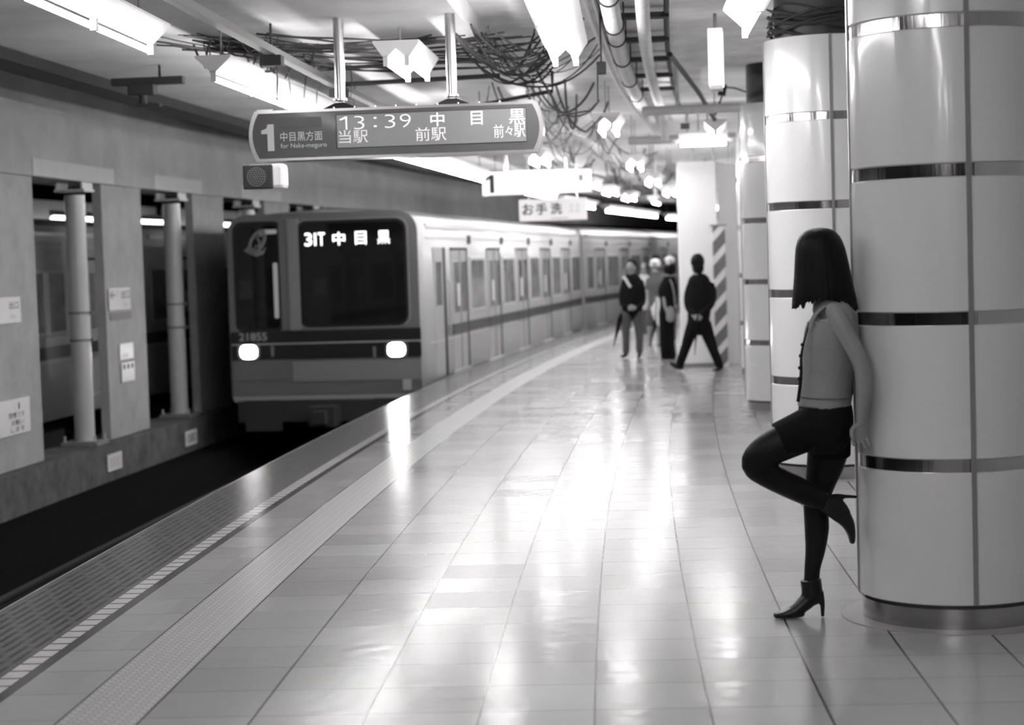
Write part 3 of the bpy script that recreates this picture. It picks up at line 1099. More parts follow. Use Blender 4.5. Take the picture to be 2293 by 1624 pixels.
def car_front(root):
    """front face: picture column u maps to local x, row v maps to z"""
    def fx(u):
        return -1.335 + (u - 527) / (948 - 527) * 2.67

    def fz(v, u=740):
        return CAM_H + (599.5 - .0314 * (u - 570) - v) / 165.5

    y = -.004
    F = MB()
    F.loft([[Vector((x, q, z)) for x, z in rrect(-1.32, 1.315, -.14, 2.315, .28, only_top=True)] for q in (-.012, .03)])
    face = F.build('front_mask', 'car_front', root, bevel=.004)
    yy = -.016

    def panel(name, mat, pts, d=.012, par=None, y0=yy):
        return MB().loft([[Vector((x, q, z)) for x, z in pts] for q in (y0 - d, y0 + .02)]).build(name, mat, par or root)
    # left door pane with its surround
    fr0 = panel('door_pane_frame', 'car_black', rrect(fx(543), fx(650), fz(744, 600), fz(496, 600), .12), .004)
    panel('door_pane', 'glass_dark', rrect(fx(552), fx(641), fz(736, 600), fz(505, 600), .06), .010, fr0)
    panel('centre_mullion', 'car_front', rrect(fx(645), fx(664), fz(738, 655), fz(486, 655), .01), .014)
    panel('centre_mullion', 'car_rib', rrect(fx(664), fx(688), fz(738, 670), fz(490, 670), .01), .03)
    fr1 = panel('windscreen_frame', 'car_rib', rrect(fx(678), fx(926), fz(732, 800), fz(489, 800), .16), .006)
    panel('windscreen_seal', 'car_black', rrect(fx(682), fx(922), fz(730, 800), fz(492, 800), .15), .010, fr1)
    panel('windscreen', 'glass_dark', rrect(fx(690), fx(916), fz(724, 800), fz(499, 800), .11), .014, fr1)
    # inside the door pane: emblem plate and a pale post
    panel('interior_post', 'poster', rrect(fx(630), fx(640), fz(712, 635), fz(588, 635), .02), .0125, fr0)
    em = MB()
    ec = Vector((fx(598), yy - .0125, fz(541, 598)))
    n = 28
    outer, inn = [], []
    for k in range(n):
        a = 2 * math.pi * k / n
        sh = .06 * math.sin(a)
        outer.append(ec + Vector((.115 * math.cos(a) + sh, 0, .165 * math.sin(a))))
        inn.append(ec + Vector((.072 * math.cos(a) + sh * .8, 0, .11 * math.sin(a))))
    em.add(outer + inn, [(k, (k + 1) % n, n + (k + 1) % n, n + k) for k in range(n)])
    em.add([ec + Vector(p) for p in [(-.19, 0, -.12), (-.13, 0, -.06), (.06, 0, -.13), (.12, 0, -.07), (.08, 0, -.17), (-.02, 0, -.2), (-.1, 0, -.17)]], [tuple(range(7))])
    path = [ec + Vector(p) for p in [(.07, 0, .08), (.03, 0, .085), (-.01, 0, .05), (.03, 0, .0), (.03, 0, -.05), (-.04, 0, -.07)]]
    em.tube(path, .014, 6)
    em.build('emblem', 'emblem', fr0)
    panel('painted_glint', 'white_sign', rrect(fx(603), fx(641), fz(524, 620), fz(514, 620), .02), .0125, fr0)  # lamp reflection in the pane, painted as a white strip
    # destination lettering
    for body, u0, u1 in (('3', 702, 718), ('T', 731, 746), ('中', 763, 790), ('目', 812, 836), ('黒', 860, 887)):
        v0, v1 = 522 - .0314 * (u0 - 700), 551 - .0314 * (u0 - 700)
        m2 = text_mesh(body, fx(u1) - fx(u0), (v1 - v0) / 165.5, 0, .004 if body in '目黒' else .012)
        moved(m2, T((fx(u0) + fx(u1)) / 2, yy - .018, fz((v0 + v1) / 2, (u0 + u1) / 2))).build('destination_lettering', 'dest', fr1)
    MB().add([Vector((fx(u), yy - .018, fz(v, 725))) for u, v in [(723, 522), (727, 522), (727, 550), (723, 550)]], [(0, 1, 2, 3)]).build('destination_lettering', 'dest', fr1)
    # bands below the windows
    band = panel('dark_front_band', 'car_black', rrect(fx(529), fx(946), fz(766, 700), fz(739, 700), .01), .006)
    m2 = text_mesh('21855', fx(611) - fx(549), 18 / 165.5, 0, .02)
    moved(m2, T(fx(580), yy - .008, fz(754, 580))).build('fleet_number', M('number_print', .35, .5), band)
    panel('pin_stripe', 'car_line', rrect(fx(532), fx(944), fz(768.5, 700), fz(766, 700), .002), .006)
    panel('lamp_band', 'car_black', rrect(fx(531), fx(946), fz(803, 700), fz(769, 700), .03), .008)
    for u, v in ((570.5, 788), (893, 780)):
        hl = thing('headlight', None, None)
        hl.parent = root
        c = (fx(u), yy - .012, fz(v, u))
        rim = MB().loft([[Vector((x, q, z)) for x, z in rrect(c[0] - .155, c[0] + .155, c[2] - .105, c[2] + .105, .06)] for q in (yy - .03, yy + .01)])
        rim.build('bezel', 'lamp_rim', hl)
        MB().loft([[Vector((x, q, z)) for x, z in rrect(c[0] - .115, c[0] + .115, c[2] - .09, c[2] + .09, .07)] for q in (yy - .036, yy)]).build('lens', 'lamp', hl)
    for u in (619, 842):
        panel('tail_light', 'emblem', rrect(fx(u), fx(u + 6), fz(798, u), fz(774, u), .01), .012)
    lp = panel('lower_panel', 'car_front', rrect(fx(532), fx(662), fz(852, 600), fz(806, 600), .01), .006)
    panel('lower_panel', 'car_rib', rrect(fx(665), fx(944), fz(850, 800), fz(805, 800), .01), .008)
    panel('jack_cover', 'car_line', rrect(fx(904), fx(922), fz(870, 912), fz(846, 912), .01), .02)
    mb = MB()
    mb.bbox(-1.25, 1.25, .0, .5, -.5, -.2)
    mb.bbox(-.18, .18, -.35, .2, -.55, -.28)
    mb.bbox(-.09, .09, -.5, -.3, -.5, -.33)
    mb.build('coupler', 'car_dark', root)
    for s_ in (-1, 1):
        MB().bbox(s_ * .9 - .25, s_ * .9 + .25, -.02, .05, -.62, -.2).build('skirt_plate', 'car_dark', root)


def car_matrix(s, o, turn_len):
    """rigid car whose front and rear centres both lie on offset o"""
    a, b_ = W(s, o), W(s + turn_len, o)
    t = math.atan2(b_.x - a.x, b_.y - a.y)
    return Matrix(((math.cos(t), math.sin(t), 0, a.x), (-math.sin(t), math.cos(t), 0, a.y), (0, 0, 1, 0), (0, 0, 0, 1)))


OC = -0.14 - HW - .02
DOORS = [3.2 + 3.02 * k for k in range(5)]
t1 = thing('train_car', 'leading train car with lit headlights and destination lettering at the platform', 'train car', car_matrix(25.15, OC, 17.3), group='cars of the arriving train')
car_body(t1, 17.3, True)
car_side(t1, 17.3, DOORS, True)
car_front(t1)
t2 = thing('train_car', 'second car of the arriving train behind the leading one', 'train car', car_matrix(42.95, OC, 17.3), group='cars of the arriving train')
car_body(t2, 17.3, False)
car_side(t2, 17.3, [2.6 + 3.4 * k for k in range(5)], False)
mbg = MB()
mbg.bbox(-1.15, 1.15, -.52, .0, -.1, 2.15)
mbg.build('gangway', 'car_dark', t2)
copy_tree(t2, car_matrix(60.75, OC, 17.3), 'third car of the arriving train, far off in the dark')
t4 = copy_tree(t2, car_matrix(9.0, -5.95, 17.3), 'dark car of the other train standing beyond the left columns', 'cars of the train on the far track')
MB().bbox(1.395, 1.41, 13.85, 14.02, .84, 1.62).build('painted_window_light', 'print_white', t4)  # light of one window, painted as a plain white strip
copy_tree(t2, car_matrix(26.8, -5.95, 17.3), 'farther car of the other train beyond the columns', 'cars of the train on the far track')
copy_tree(t2, car_matrix(44.6, -5.95, 17.3), 'farthest car of the other train hidden behind the arriving train', 'cars of the train on the far track')

#PART2
# ------------------------------------------------------------------ people
def chain(mb, pts, n=16, sub=4, flat0=False, flat1=False, axis=(0, 1, 0)):
    """pts: (centre, half width in the picture plane, half depth); elliptical sweep with rounded ends"""
    A = [(Vector(p), a, b) for p, a, b in pts]
    out = []
    for i in range(len(A) - 1):
        p0_, p1_, p2_, p3_ = A[max(i - 1, 0)], A[i], A[i + 1], A[min(i + 2, len(A) - 1)]
        for k in range(sub):
            t = k / sub
            f = lambda a, b, c, d: 0.5 * ((2 * b) + (c - a) * t + (2 * a - 5 * b + 4 * c - d) * t * t + (3 * b - a - 3 * c + d) * t ** 3)
            out.append((f(p0_[0], p1_[0], p2_[0], p3_[0]), f(p0_[1], p1_[1], p2_[1], p3_[1]), f(p0_[2], p1_[2], p2_[2], p3_[2])))
    out.append(A[-1])
    Yv = Vector(axis)
    rings = []
    m = len(out)

    def ring(c, t, a, b):
        bb = (Yv - t * Yv.dot(t)).normalized()
        nn = t.cross(bb)
        return [c + nn * (a * math.cos(2 * math.pi * k / n)) + bb * (b * math.sin(2 * math.pi * k / n)) for k in range(n)]
    for i, (c, a, b) in enumerate(out):
        t = (out[min(i + 1, m - 1)][0] - out[max(i - 1, 0)][0]).normalized()
        if i == 0 and not flat0:
            for q in (.95, .7, .35):
                rings.append(ring(c - t * a * q * .9, t, a * math.sqrt(1 - q * q), b * math.sqrt(1 - q * q)))
        rings.append(ring(c, t, a, b))
        if i == m - 1 and not flat1:
            for q in (.35, .7, .95):
                rings.append(ring(c + t * a * q * .9, t, a * math.sqrt(1 - q * q), b * math.sqrt(1 - q * q)))
    return mb.loft(rings)


def fuse(mb, name, mat, parent, origin, voxel=0.008, smooth=4):
    """union of overlapping closed pieces as one continuous surface"""
    me = mb.mesh(name + '_raw', origin)
    bm = bmesh.new()
    bm.from_mesh(me)
    bmesh.ops.recalc_face_normals(bm, faces=bm.faces)
    bm.to_mesh(me)
    bm.free()
    o = bpy.data.objects.new(name, me)
    COL.objects.link(o)
    r = o.modifiers.new('r', 'REMESH')
    r.mode = 'VOXEL'
    r.voxel_size = voxel
    s_ = o.modifiers.new('s', 'SMOOTH')
    s_.iterations = smooth
    s_.factor = 0.5
    dg = bpy.context.evaluated_depsgraph_get()
    dg.update()
    m2 = bpy.data.meshes.new_from_object(o.evaluated_get(dg))
    m2.name = name
    o.modifiers.clear()
    o.data = m2
    bpy.data.meshes.remove(me)
    m2.materials.clear()
    m2.materials.append(MAT[mat] if isinstance(mat, str) else mat)
    for p in m2.polygons:
        p.use_smooth = True
    o.parent = parent
    return o


def head(mb, c, face, k=1.0):
    """skull, jaw, nose, lips and ears; face = unit vector the person looks along. returns eye meshes"""
    f = Vector(face).normalized()
    l = Vector((0, 0, 1)).cross(f).normalized()
    up = f.cross(l)
    rot = Matrix((l, f, up)).transposed()
    c = Vector(c)

    def P(x, y, z):
        return c + (l * x + f * y + up * z) * k
    mb.sphere(P(0, -.012, .025), (.073 * k, .093 * k, .092 * k), 20, 14, rot)
    mb.sphere(P(0, .022, -.045), (.056 * k, .066 * k, .072 * k), 18, 12, rot)
    mb.sphere(P(0, .070, -.092), (.024 * k, .022 * k, .020 * k), 12, 8, rot)
    chain(mb, [(P(0, .080, .012), .008 * k, .009 * k), (P(0, .094, -.022), .011 * k, .012 * k), (P(0, .096, -.032), .014 * k, .010 * k)], 10, 2)
    for z, w in ((-.060, .019), (-.069, .017)):
        mb.sphere(P(0, .080, z), (w * k, .010 * k, .006 * k), 10, 6, rot)
    for sx_ in (-1, 1):
        mb.sphere(P(.074 * sx_, -.008, -.012), (.009 * k, .018 * k, .030 * k), 10, 8, rot)
        mb.sphere(P(.032 * sx_, .074, .022), (.020 * k, .012 * k, .007 * k), 10, 6, rot)
    ey = []
    for sx_ in (-1, 1):
        ey.append(MB().sphere(P(.031 * sx_, .076, .004), .0115 * k, 12, 8))
    return ey, P


def hand(mb, wrist, tip, side, k=1.0, curl=.5, roll=(0, 1, 0)):
    """palm, four separate fingers and a thumb from wrist towards tip; side = direction across the palm"""
    w, t = Vector(wrist), Vector(tip)
    d = (t - w).normalized()
    sd = Vector(side)
    sd = (sd - d * sd.dot(d)).normalized()
    nrm = d.cross(sd)
    Lh = (t - w).length
    pal = .52 * Lh
    chain(mb, [(w, .021 * k, .018 * k), (w + d * pal * .5, .030 * k, .014 * k), (w + d * pal, .037 * k, .012 * k)], 14, 3, axis=nrm)
    for i, (x, ln) in enumerate(((-.030, .80), (-.010, .95), (.010, 1.0), (.030, .86))):
        b = w + d * (pal * .94) + sd * x * k
        l1 = (Lh - pal) * ln
        fan = sd * x * .22
        p1_ = b + fan * .5 + d * l1 * .50 + nrm * curl * l1 * .18
        p2_ = b + fan * .8 + d * l1 * .82 + nrm * curl * l1 * .55
        p3_ = b + fan + d * l1 * (.95 - .25 * curl) + nrm * curl * l1 * .90
        mb.tube([b, p1_, p2_, p3_], [.0088 * k, .0080 * k, .0074 * k, .0064 * k], 10)
        mb.sphere(p3_, .0066 * k, 8, 6)
    b = w + d * pal * .28 - sd * .022 * k
    mb.tube([b, b - sd * .022 * k + d * pal * .32 + nrm * .008, b - sd * .026 * k + d * pal * .68 + nrm * .02, b - sd * .018 * k + d * pal * .92 + nrm * .028],
            [.0125 * k, .0108 * k, .0095 * k, .0072 * k], 10)


# ---- the woman leaning on the near pillar. picture columns and rows at her distance give the pose
YW = 8.02
PXM = YW / FPX                                 # metres per pixel at her distance


def wp(u, v, dy=0.0):
    return at(u, v, YW + dy)


def wc(lst):
    return [(wp(u, v, dy), a * PXM, b) for u, v, dy, a, b in lst]


base = Vector((wp(1820, 1383, .08).x, YW + .08, 0))
wo = thing('person', 'woman in sleeveless grey top, black skirt and heeled boots leaning on the near tiled pillar', 'person', loc=base)
TORSO = [(1852, 690, 0, 34, .105), (1864, 705, 0, 50, .145), (1863, 745, 0, 57, .150), (1858, 800, 0, 56, .135), (1851, 850, 0, 52, .122), (1847, 895, 0, 54, .140), (1847, 930, 0, 56, .15)]
ARM = [(1868, 694, -.150, 19, .040), (1880, 722, -.165, 22, .042), (1902, 762, -.18, 20, .038), (1928, 812, -.19, 19, .036), (1935, 860, -.18, 19, .036), (1932, 905, -.165, 16, .030), (1928, 945, -.15, 12, .023)]
LEG_S = [(1858, 950, .05, 46, .085), (1852, 1020, .07, 44, .082), (1836, 1085, .08, 33, .062), (1827, 1128, .08, 27, .052), (1829, 1180, .09, 27, .054), (1826, 1230, .09, 22, .044), (1819, 1275, .09, 17, .034), (1817, 1320, .09, 17, .034)]
LEG_R = [(1832, 955, -.06, 46, .085), (1765, 985, -.07, 41, .080), (1712, 1014, -.07, 36, .068), (1694, 1040, -.06, 33, .058), (1722, 1064, -.05, 29, .054), (1772, 1089, -.03, 28, .054), (1818, 1111, -.01, 25, .045), (1852, 1128, 0, 19, .035), (1876, 1146, 0.005, 18, .034)]
sk = MB()
eyes, HP = head(sk, wp(1836, 596), (-.62, .76, -.18), .98)
chain(sk, wc([(1842, 625, .0, 26, .052), (1846, 660, .0, 26, .052), (1852, 692, 0, 33, .075)]))
chain(sk, wc(TORSO))
chain(sk, wc(ARM))
hand(sk, wp(1928, 943, -.15), wp(1924, 1006, -.135), (1, 0.25, 0), .98, .55)
FARARM = [(1862, 698, .15, 19, .040), (1876, 735, .16, 21, .040), (1892, 790, .165, 18, .036), (1898, 850, .16, 17, .034), (1893, 905, .15, 13, .026), (1890, 935, .145, 11, .022)]
chain(sk, wc(FARARM))
hand(sk, wp(1890, 933, .145), wp(1886, 992, .14), (1, -.25, 0), .95, .5)
chain(sk, wc(LEG_S))
chain(sk, wc(LEG_R))
fuse(sk, 'body', 'skin', wo, base, .004, 3)
for e in eyes:
    e.build('eye', 'eye', wo, base, smooth=True)
tp = MB()
infl = lambda L_, d, e: [(u, v, dy, a + d, b + e) for u, v, dy, a, b in L_]
chain(tp, wc(infl([(1862, 716, 0, 50, .142)] + TORSO[2:6] + [(1846, 912, 0, 56, .148)], 4, .008)), 28, 4, True, True)
for dy in (-.085, .085):                       # shoulder straps of the top
    chain(tp, wc([(1815, 735, dy * .8, 6, .030), (1822, 712, dy * .9, 5, .030), (1842, 689, dy, 5, .030), (1872, 684, dy, 5, .032), (1898, 698, dy, 6, .034), (1908, 725, dy * .95, 6, .036)]), 12, 4)
topo = fuse(tp, 'sleeveless_top', 'top', wo, base, .0065, 3)
hb = MB()
chain(hb, wc([(1847, 884, 0, 61, .157), (1847, 887, 0, 61, .157)]), 36, 2, True, True)
hb.build('hem_seam', 'mid_cloth', topo, base, smooth=True)
skt = MB()
chain(skt, wc([(1848, 906, 0, 58, .152), (1848, 935, 0, 62, .168), (1846, 965, 0, 62, .165)]), 24, 4, True, False)
chain(skt, wc([(1838, 945, -.05, 48, .098), (1790, 970, -.065, 47, .095), (1744, 988, -.07, 42, .09)]), 20, 4, False, True)
chain(skt, wc([(1854, 945, .04, 52, .105), (1856, 980, .06, 50, .1), (1857, 1022, .07, 48, .096)]), 20, 4, False, True)
fuse(skt, 'skirt', 'black_cloth', wo, base, .0065, 2)
tg = MB()
chain(tg, wc(infl(LEG_S, 1.2, .002)), 20)
tg2 = MB()
chain(tg2, wc(infl(LEG_R, 1.2, .002)), 20)
fuse(tg, 'tights_leg', 'tights', wo, base, .0065, 2)
fuse(tg2, 'tights_leg', 'tights', wo, base, .0065, 2)
bt = MB()
chain(bt, wc([(1815, 1297, .09, 24, .048), (1818, 1318, .09, 24, .044), (1818, 1336, .09, 24, .040)]), 18, 4, True)
chain(bt, wc([(1824, 1326, .09, 20, .038), (1806, 1347, .09, 19, .038), (1782, 1366, .09, 14.5, .041), (1755, 1375, .09, 9.5, .038), (1737, 1378, .09, 6.5, .026)]), 18)
chain(bt, wc([(1794, 1373, .09, 9, .036), (1778, 1378, .09, 5.5, .040), (1745, 1380, .09, 4, .032)]), 14)
chain(bt, wc([(1833, 1330, .09, 13, .030), (1841, 1350, .09, 6.5, .018), (1842, 1372, .09, 4.5, .010), (1842, 1381, .09, 4.5, .010)]), 12, 4, False, True)
boot = fuse(bt, 'heeled_boot', 'boot', wo, base, .0045, 3)
bt = MB()
chain(bt, wc([(1846, 1124, 0, 22, .044), (1868, 1136, .0, 25, .042), (1884, 1152, .005, 22, .040)]), 18, 4, True)
chain(bt, wc([(1878, 1146, .005, 22, .040), (1897, 1170, .01, 16, .040), (1906, 1194, .012, 10, .040), (1908, 1213, .012, 6.5, .030)]), 18)
chain(bt, wc([(1858, 1120, .0, 14, .030), (1874, 1113, .0, 8, .018), (1896, 1112, .0, 4.5, .010), (1919, 1113, .0, 4, .009)]), 12, 4, False, True)
fuse(bt, 'heeled_boot', 'boot', wo, base, .0045, 3)
# bobbed hair: a lofted cap with strands, its lower edge uneven
hr = MB()
LEV = [(510, 1831, 1843, .012), (511.5, 1820, 1855, .035), (515, 1809, 1865, .055), (521, 1799, 1873, .07), (529, 1791, 1880, .082), (540, 1785.5, 1886, .093), (556, 1782, 1892, .1), (572, 1781, 1896, .102), (590, 1780, 1900, .104), (620, 1779, 1906, .106), (648, 1777, 1912, .108), (668, 1775, 1917, .108), (684, 1774, 1921, .106)]
rings = []
nh = 120
rs = random.Random(3)
jit = [rs.uniform(-1, 1) for _ in range(nh)]
for i, (v, ua, ub, dep) in enumerate(LEV):
    c = (ua + ub) / 2
    ring_ = []
    for k in range(nh):
        a = 2 * math.pi * k / nh
        fall = i / (len(LEV) - 1)
        wv = 1 + .012 * fall * jit[k] + .010 * fall * math.sin(9 * a + 1.3)
        dv = 0
        if i == len(LEV) - 1:
            dv = -8 + 7 * jit[k] + (10 if math.cos(a) < -.7 else 0) + (16 if math.cos(a) > .6 else 0) - (6 if abs(math.cos(a)) < .5 else 0)
        p = wp(c + (ub - ua) / 2 * math.cos(a) * wv, v + dv)
        p.y = YW + dep * math.sin(a) * wv
        ring_.append(p)
    rings.append(ring_)
inner_ = [[wp(1846, 600) + (p - wp(1846, 600)) * .90 for p in rings[-1]]]
hr.loft(rings + [[Vector((p.x * .94 + wp(1846, 650).x * .06, p.y * .9 + YW * .1, p.z + .004)) for p in rings[-1]]])
hr.build('bobbed_hair', 'hair', wo, base, smooth=True)
rb = MB()
chain(rb, wc([(1812, 722, -.06, 2.5, .006), (1800, 765, -.075, 2.5, .007), (1794, 800, -.08, 3, .008), (1794, 830, -.08, 3.5, .009), (1792, 862, -.085, 4, .010), (1787, 900, -.085, 4, .010)]), 10, 3, True, True)
rib = rb.build('neck_strap', 'boot', wo, base, smooth=True)
for v, u in ((772, 1797), (797, 1793), (824, 1791), (848, 1790)):
    MB().sphere(wp(u, v, -.085), .009, 10, 8).build('strap_bead', 'boot', rib, base, smooth=True)


# ---- people farther along the platform
class Body:
    def __init__(self, Y):
        self.Y = Y
        self.k = Y / FPX

    def p(self, u, v, dy=0):
        return at(u, v, self.Y + dy)

    def c(self, lst):
        return [(self.p(u, v, dy), a * self.k, b) for u, v, dy, a, b in lst]


def bystander(name_label, Y, hd, face, neck, pieces, hair, skin_extra=(), hands=(), extras=(), group=None, foot=None):
    B = Body(Y)
    b0 = at(foot[0], foot[1], Y)
    b0.z = 0
    root = thing('person', name_label, 'person', loc=b0)
    sk_ = MB()
    ey, P = head(sk_, B.p(*hd), face, 1.0)
    chain(sk_, B.c(neck))
    for nm, mt, chains_, under in pieces:      # the body runs on inside the clothes
        if under:
            for ch in chains_:
                chain(sk_, B.c([(u, v, dy, max(a - 1.2, 1), max(b - .012, .01)) for u, v, dy, a, b in ch]))
    for ch in skin_extra:
        chain(sk_, B.c(ch))
    for (w_, t_, sd, cu) in hands:
        hand(sk_, B.p(*w_), B.p(*t_), sd, 1.0, cu)
    fuse(sk_, 'body', 'skin', root, b0, .011, 3)
    for e in ey:
        e.build('eye', 'eye', root, b0, smooth=True)
    for nm, mt, chains_, under in pieces:
        m_ = MB()
        for ch in chains_:
            chain(m_, B.c(ch), 16, 4)
        fuse(m_, nm, mt, root, b0, .011, 3)
    if hair:
        hm = MB()
        for u, v, dy, a, b, c_ in hair[1]:
            hm.sphere(B.p(u, v, dy), (a * B.k, b, c_ * B.k), 18, 12)
        fuse(hm, hair[2] if len(hair) > 2 else 'hair', hair[0], root, b0, .010, 3)
    for nm, mt, fn in extras:
        m_ = MB()
        fn(m_, B)
        m_.build(nm, mt, root, b0, smooth=True)
    return root, B, b0


# man in a dark suit striding to the left, seen from behind
bystander('man in a dark suit striding past the white hoarding, hands behind his back', 25.6, (1560, 592, 0), (-.5, .86, 0), [(1562, 612, 0, 10, .055), (1563, 632, 0, 11, .07)],
          [('suit_jacket', 'black_cloth', [
              [(1565, 634, 0, 26, .12), (1568, 655, 0, 30, .135), (1566, 690, 0, 27, .125), (1564, 716, 0, 25, .13), (1563, 730, 0, 25, .13)],
              [(1545, 640, .0, 8, .06), (1539, 665, .04, 8, .055), (1541, 690, -.02, 7, .05), (1554, 706, -.12, 6, .045)],
              [(1592, 640, .0, 9, .06), (1597, 660, -.02, 8, .055), (1591, 684, -.09, 8, .05), (1570, 706, -.14, 6, .045)]], True),
           ('suit_trousers', 'black_cloth', [
               [(1553, 728, 0, 16, .10), (1543, 755, .02, 13.5, .085), (1534, 782, .03, 11, .07), (1525, 808, .03, 10, .06), (1522, 818, .03, 9, .055)],
               [(1577, 728, 0, 17, .10), (1587, 755, -.02, 14, .085), (1598, 785, -.06, 11, .07), (1609, 812, -.08, 10, .06), (1612, 820, -.08, 9, .055)]], True),
           ('shoe', 'boot', [[(1526, 822, .03, 7, .045), (1514, 820, .03, 6.5, .05), (1503, 814, .03, 4.5, .04)]], False),
           ('shoe', 'boot', [[(1615, 822, -.08, 6, .045), (1606, 827, -.08, 5.5, .05), (1599, 830, -.08, 4, .04)]], False)],
          ('hair', [(1562, 586, -.01, 16, .098, 19), (1564, 600, -.03, 13, .08, 15)]),
          hands=[((1551, 706, -.14), (1572, 714, -.15), (0, 0, 1), .5), ((1572, 706, -.16), (1556, 716, -.17), (0, 0, 1), .4)],
          extras=[('held_umbrella', 'black_cloth', lambda m_, B: m_.tube([B.p(1563, 705, -.17), B.p(1561, 716, -.17), B.p(1559, 750, -.15), B.p(1557, 776, -.12), B.p(1556, 796, -.1)], [.010, .016, .014, .008, .004], 10))],
          foot=(1560, 831))
# man standing with a sling strap and umbrella, facing the camera
bystander('young man in a black sweater and grey trousers standing by the train, looking down', 29.4, (1413, 601, 0), (-.35, -.9, -.35), [(1415, 612, .02, 8, .05), (1416, 628, .03, 9, .07)],
          [('sweater', 'black_cloth', [
              [(1416, 628, 0, 20, .10), (1416, 645, 0, 24, .125), (1416, 672, 0, 22, .115), (1416, 694, 0, 24, .125)],
              [(1398, 632, 0, 7, .055), (1393, 655, -.02, 6.5, .05), (1393, 680, -.06, 6, .045), (1405, 688, -.14, 5, .04)],
              [(1435, 632, 0, 7, .055), (1440, 655, -.02, 6.5, .05), (1439, 680, -.06, 6, .045), (1424, 690, -.14, 5, .04)]], True),
           ('trousers', 'grey_cloth', [
               [(1406, 698, 0, 13, .10), (1402, 730, 0, 10.5, .085), (1402, 760, .0, 8.5, .07), (1402, 788, .0, 8, .065)],
               [(1427, 698, 0, 13, .10), (1430, 730, 0, 10.5, .085), (1432, 760, .0, 8.5, .07), (1432, 786, .0, 8, .065)]], True),
           ('shoe', 'boot', [[(1403, 792, .0, 5.5, .05), (1398, 797, -.08, 4.5, .06), (1394, 798, -.12, 3.5, .045)]], False),
           ('shoe', 'boot', [[(1433, 790, .0, 5.5, .05), (1432, 795, -.08, 4.5, .06), (1431, 797, -.13, 3.5, .045)]], False)],
          ('hair', [(1414, 591, .025, 13, .09, 13), (1418, 596, .05, 11, .06, 14)]),
          hands=[((1405, 688, -.15), (1419, 690, -.18), (0, 0, 1), .4), ((1424, 690, -.16), (1410, 686, -.2), (0, 0, 1), .4)],
          extras=[('sling_strap', 'light_cloth', lambda m_, B: m_.tube([B.p(1396, 621, -.02), B.p(1400, 624, -.11), B.p(1408, 638, -.14), B.p(1412, 643, -.14)], .022, 8)),
                  ('held_umbrella', 'black_cloth', lambda m_, B: m_.tube([B.p(1391, 700, -.1), B.p(1388, 715, -.1), B.p(1384, 735, -.1), B.p(1379, 755, -.1), B.p(1374, 776, -.1)], [.012, .04, .035, .018, .005], 10))],
          foot=(1416, 799))
# woman in black with a shoulder bag, seen from behind
bystander('woman in black with bobbed hair and a shoulder bag walking away beside the hoarding', 28.7, (1500, 602, 0), (.25, .95, 0), [(1499, 616, 0, 8, .05), (1499, 630, 0, 9, .065)],
          [('black_top', 'black_cloth', [
              [(1499, 630, 0, 16, .09), (1497, 645, 0, 20, .115), (1496, 670, 0, 17, .105), (1494, 700, 0, 18, .115)],
              [(1484, 640, 0, 7, .055), (1480, 655, 0, 7, .055), (1484, 672, -.03, 6, .05)],
              [(1512, 640, 0, 6, .05), (1512, 660, 0, 6, .05), (1510, 680, 0, 6, .05)]], True),
           ('black_trousers', 'black_cloth', [
               [(1488, 700, 0, 13, .09), (1487, 740, 0, 10.5, .08), (1487, 775, 0, 9.5, .07), (1489, 800, 0, 9.5, .065)],
               [(1500, 700, .02, 12, .09), (1500, 740, .02, 10.5, .08), (1502, 775, .02, 9.5, .07), (1505, 798, .02, 9.5, .065)]], True),
           ('shoe', 'boot', [[(1490, 803, -.02, 4, .045), (1482, 805, -.02, 3.5, .045)]], False),
           ('shoe', 'boot', [[(1505, 802, .02, 4, .045), (1499, 804, .02, 3.5, .045)]], False)],
          ('hair', [(1500, 602, -.02, 15, .095, 15)], 'bobbed_hair'),
          skin_extra=[[(1487, 668, -.06, 5, .035), (1490, 688, -.08, 4.5, .032), (1497, 704, -.1, 4, .028)]],
          hands=[((1497, 703, -.1), (1508, 712, -.12), (0, 0, 1), .5)],
          extras=[('bag_strap', 'mid_cloth', lambda m_, B: m_.tube([B.p(1500, 626, -.08), B.p(1505, 636, -.11), B.p(1510, 660, -.12), B.p(1512, 690, -.13)], .012, 8)),
                  ('shoulder_bag', 'mid_cloth', lambda m_, B: m_.loft([[B.p(1501 + 9 * math.cos(a) * q, v + 2 * math.sin(a), -.15 + .06 * math.sin(a)) for a in [2 * math.pi * k / 16 for k in range(16)]] for v, q in ((688, .55), (692, .9), (704, 1.05), (716, 1.0), (720, .6))]))],
          foot=(1497, 806))
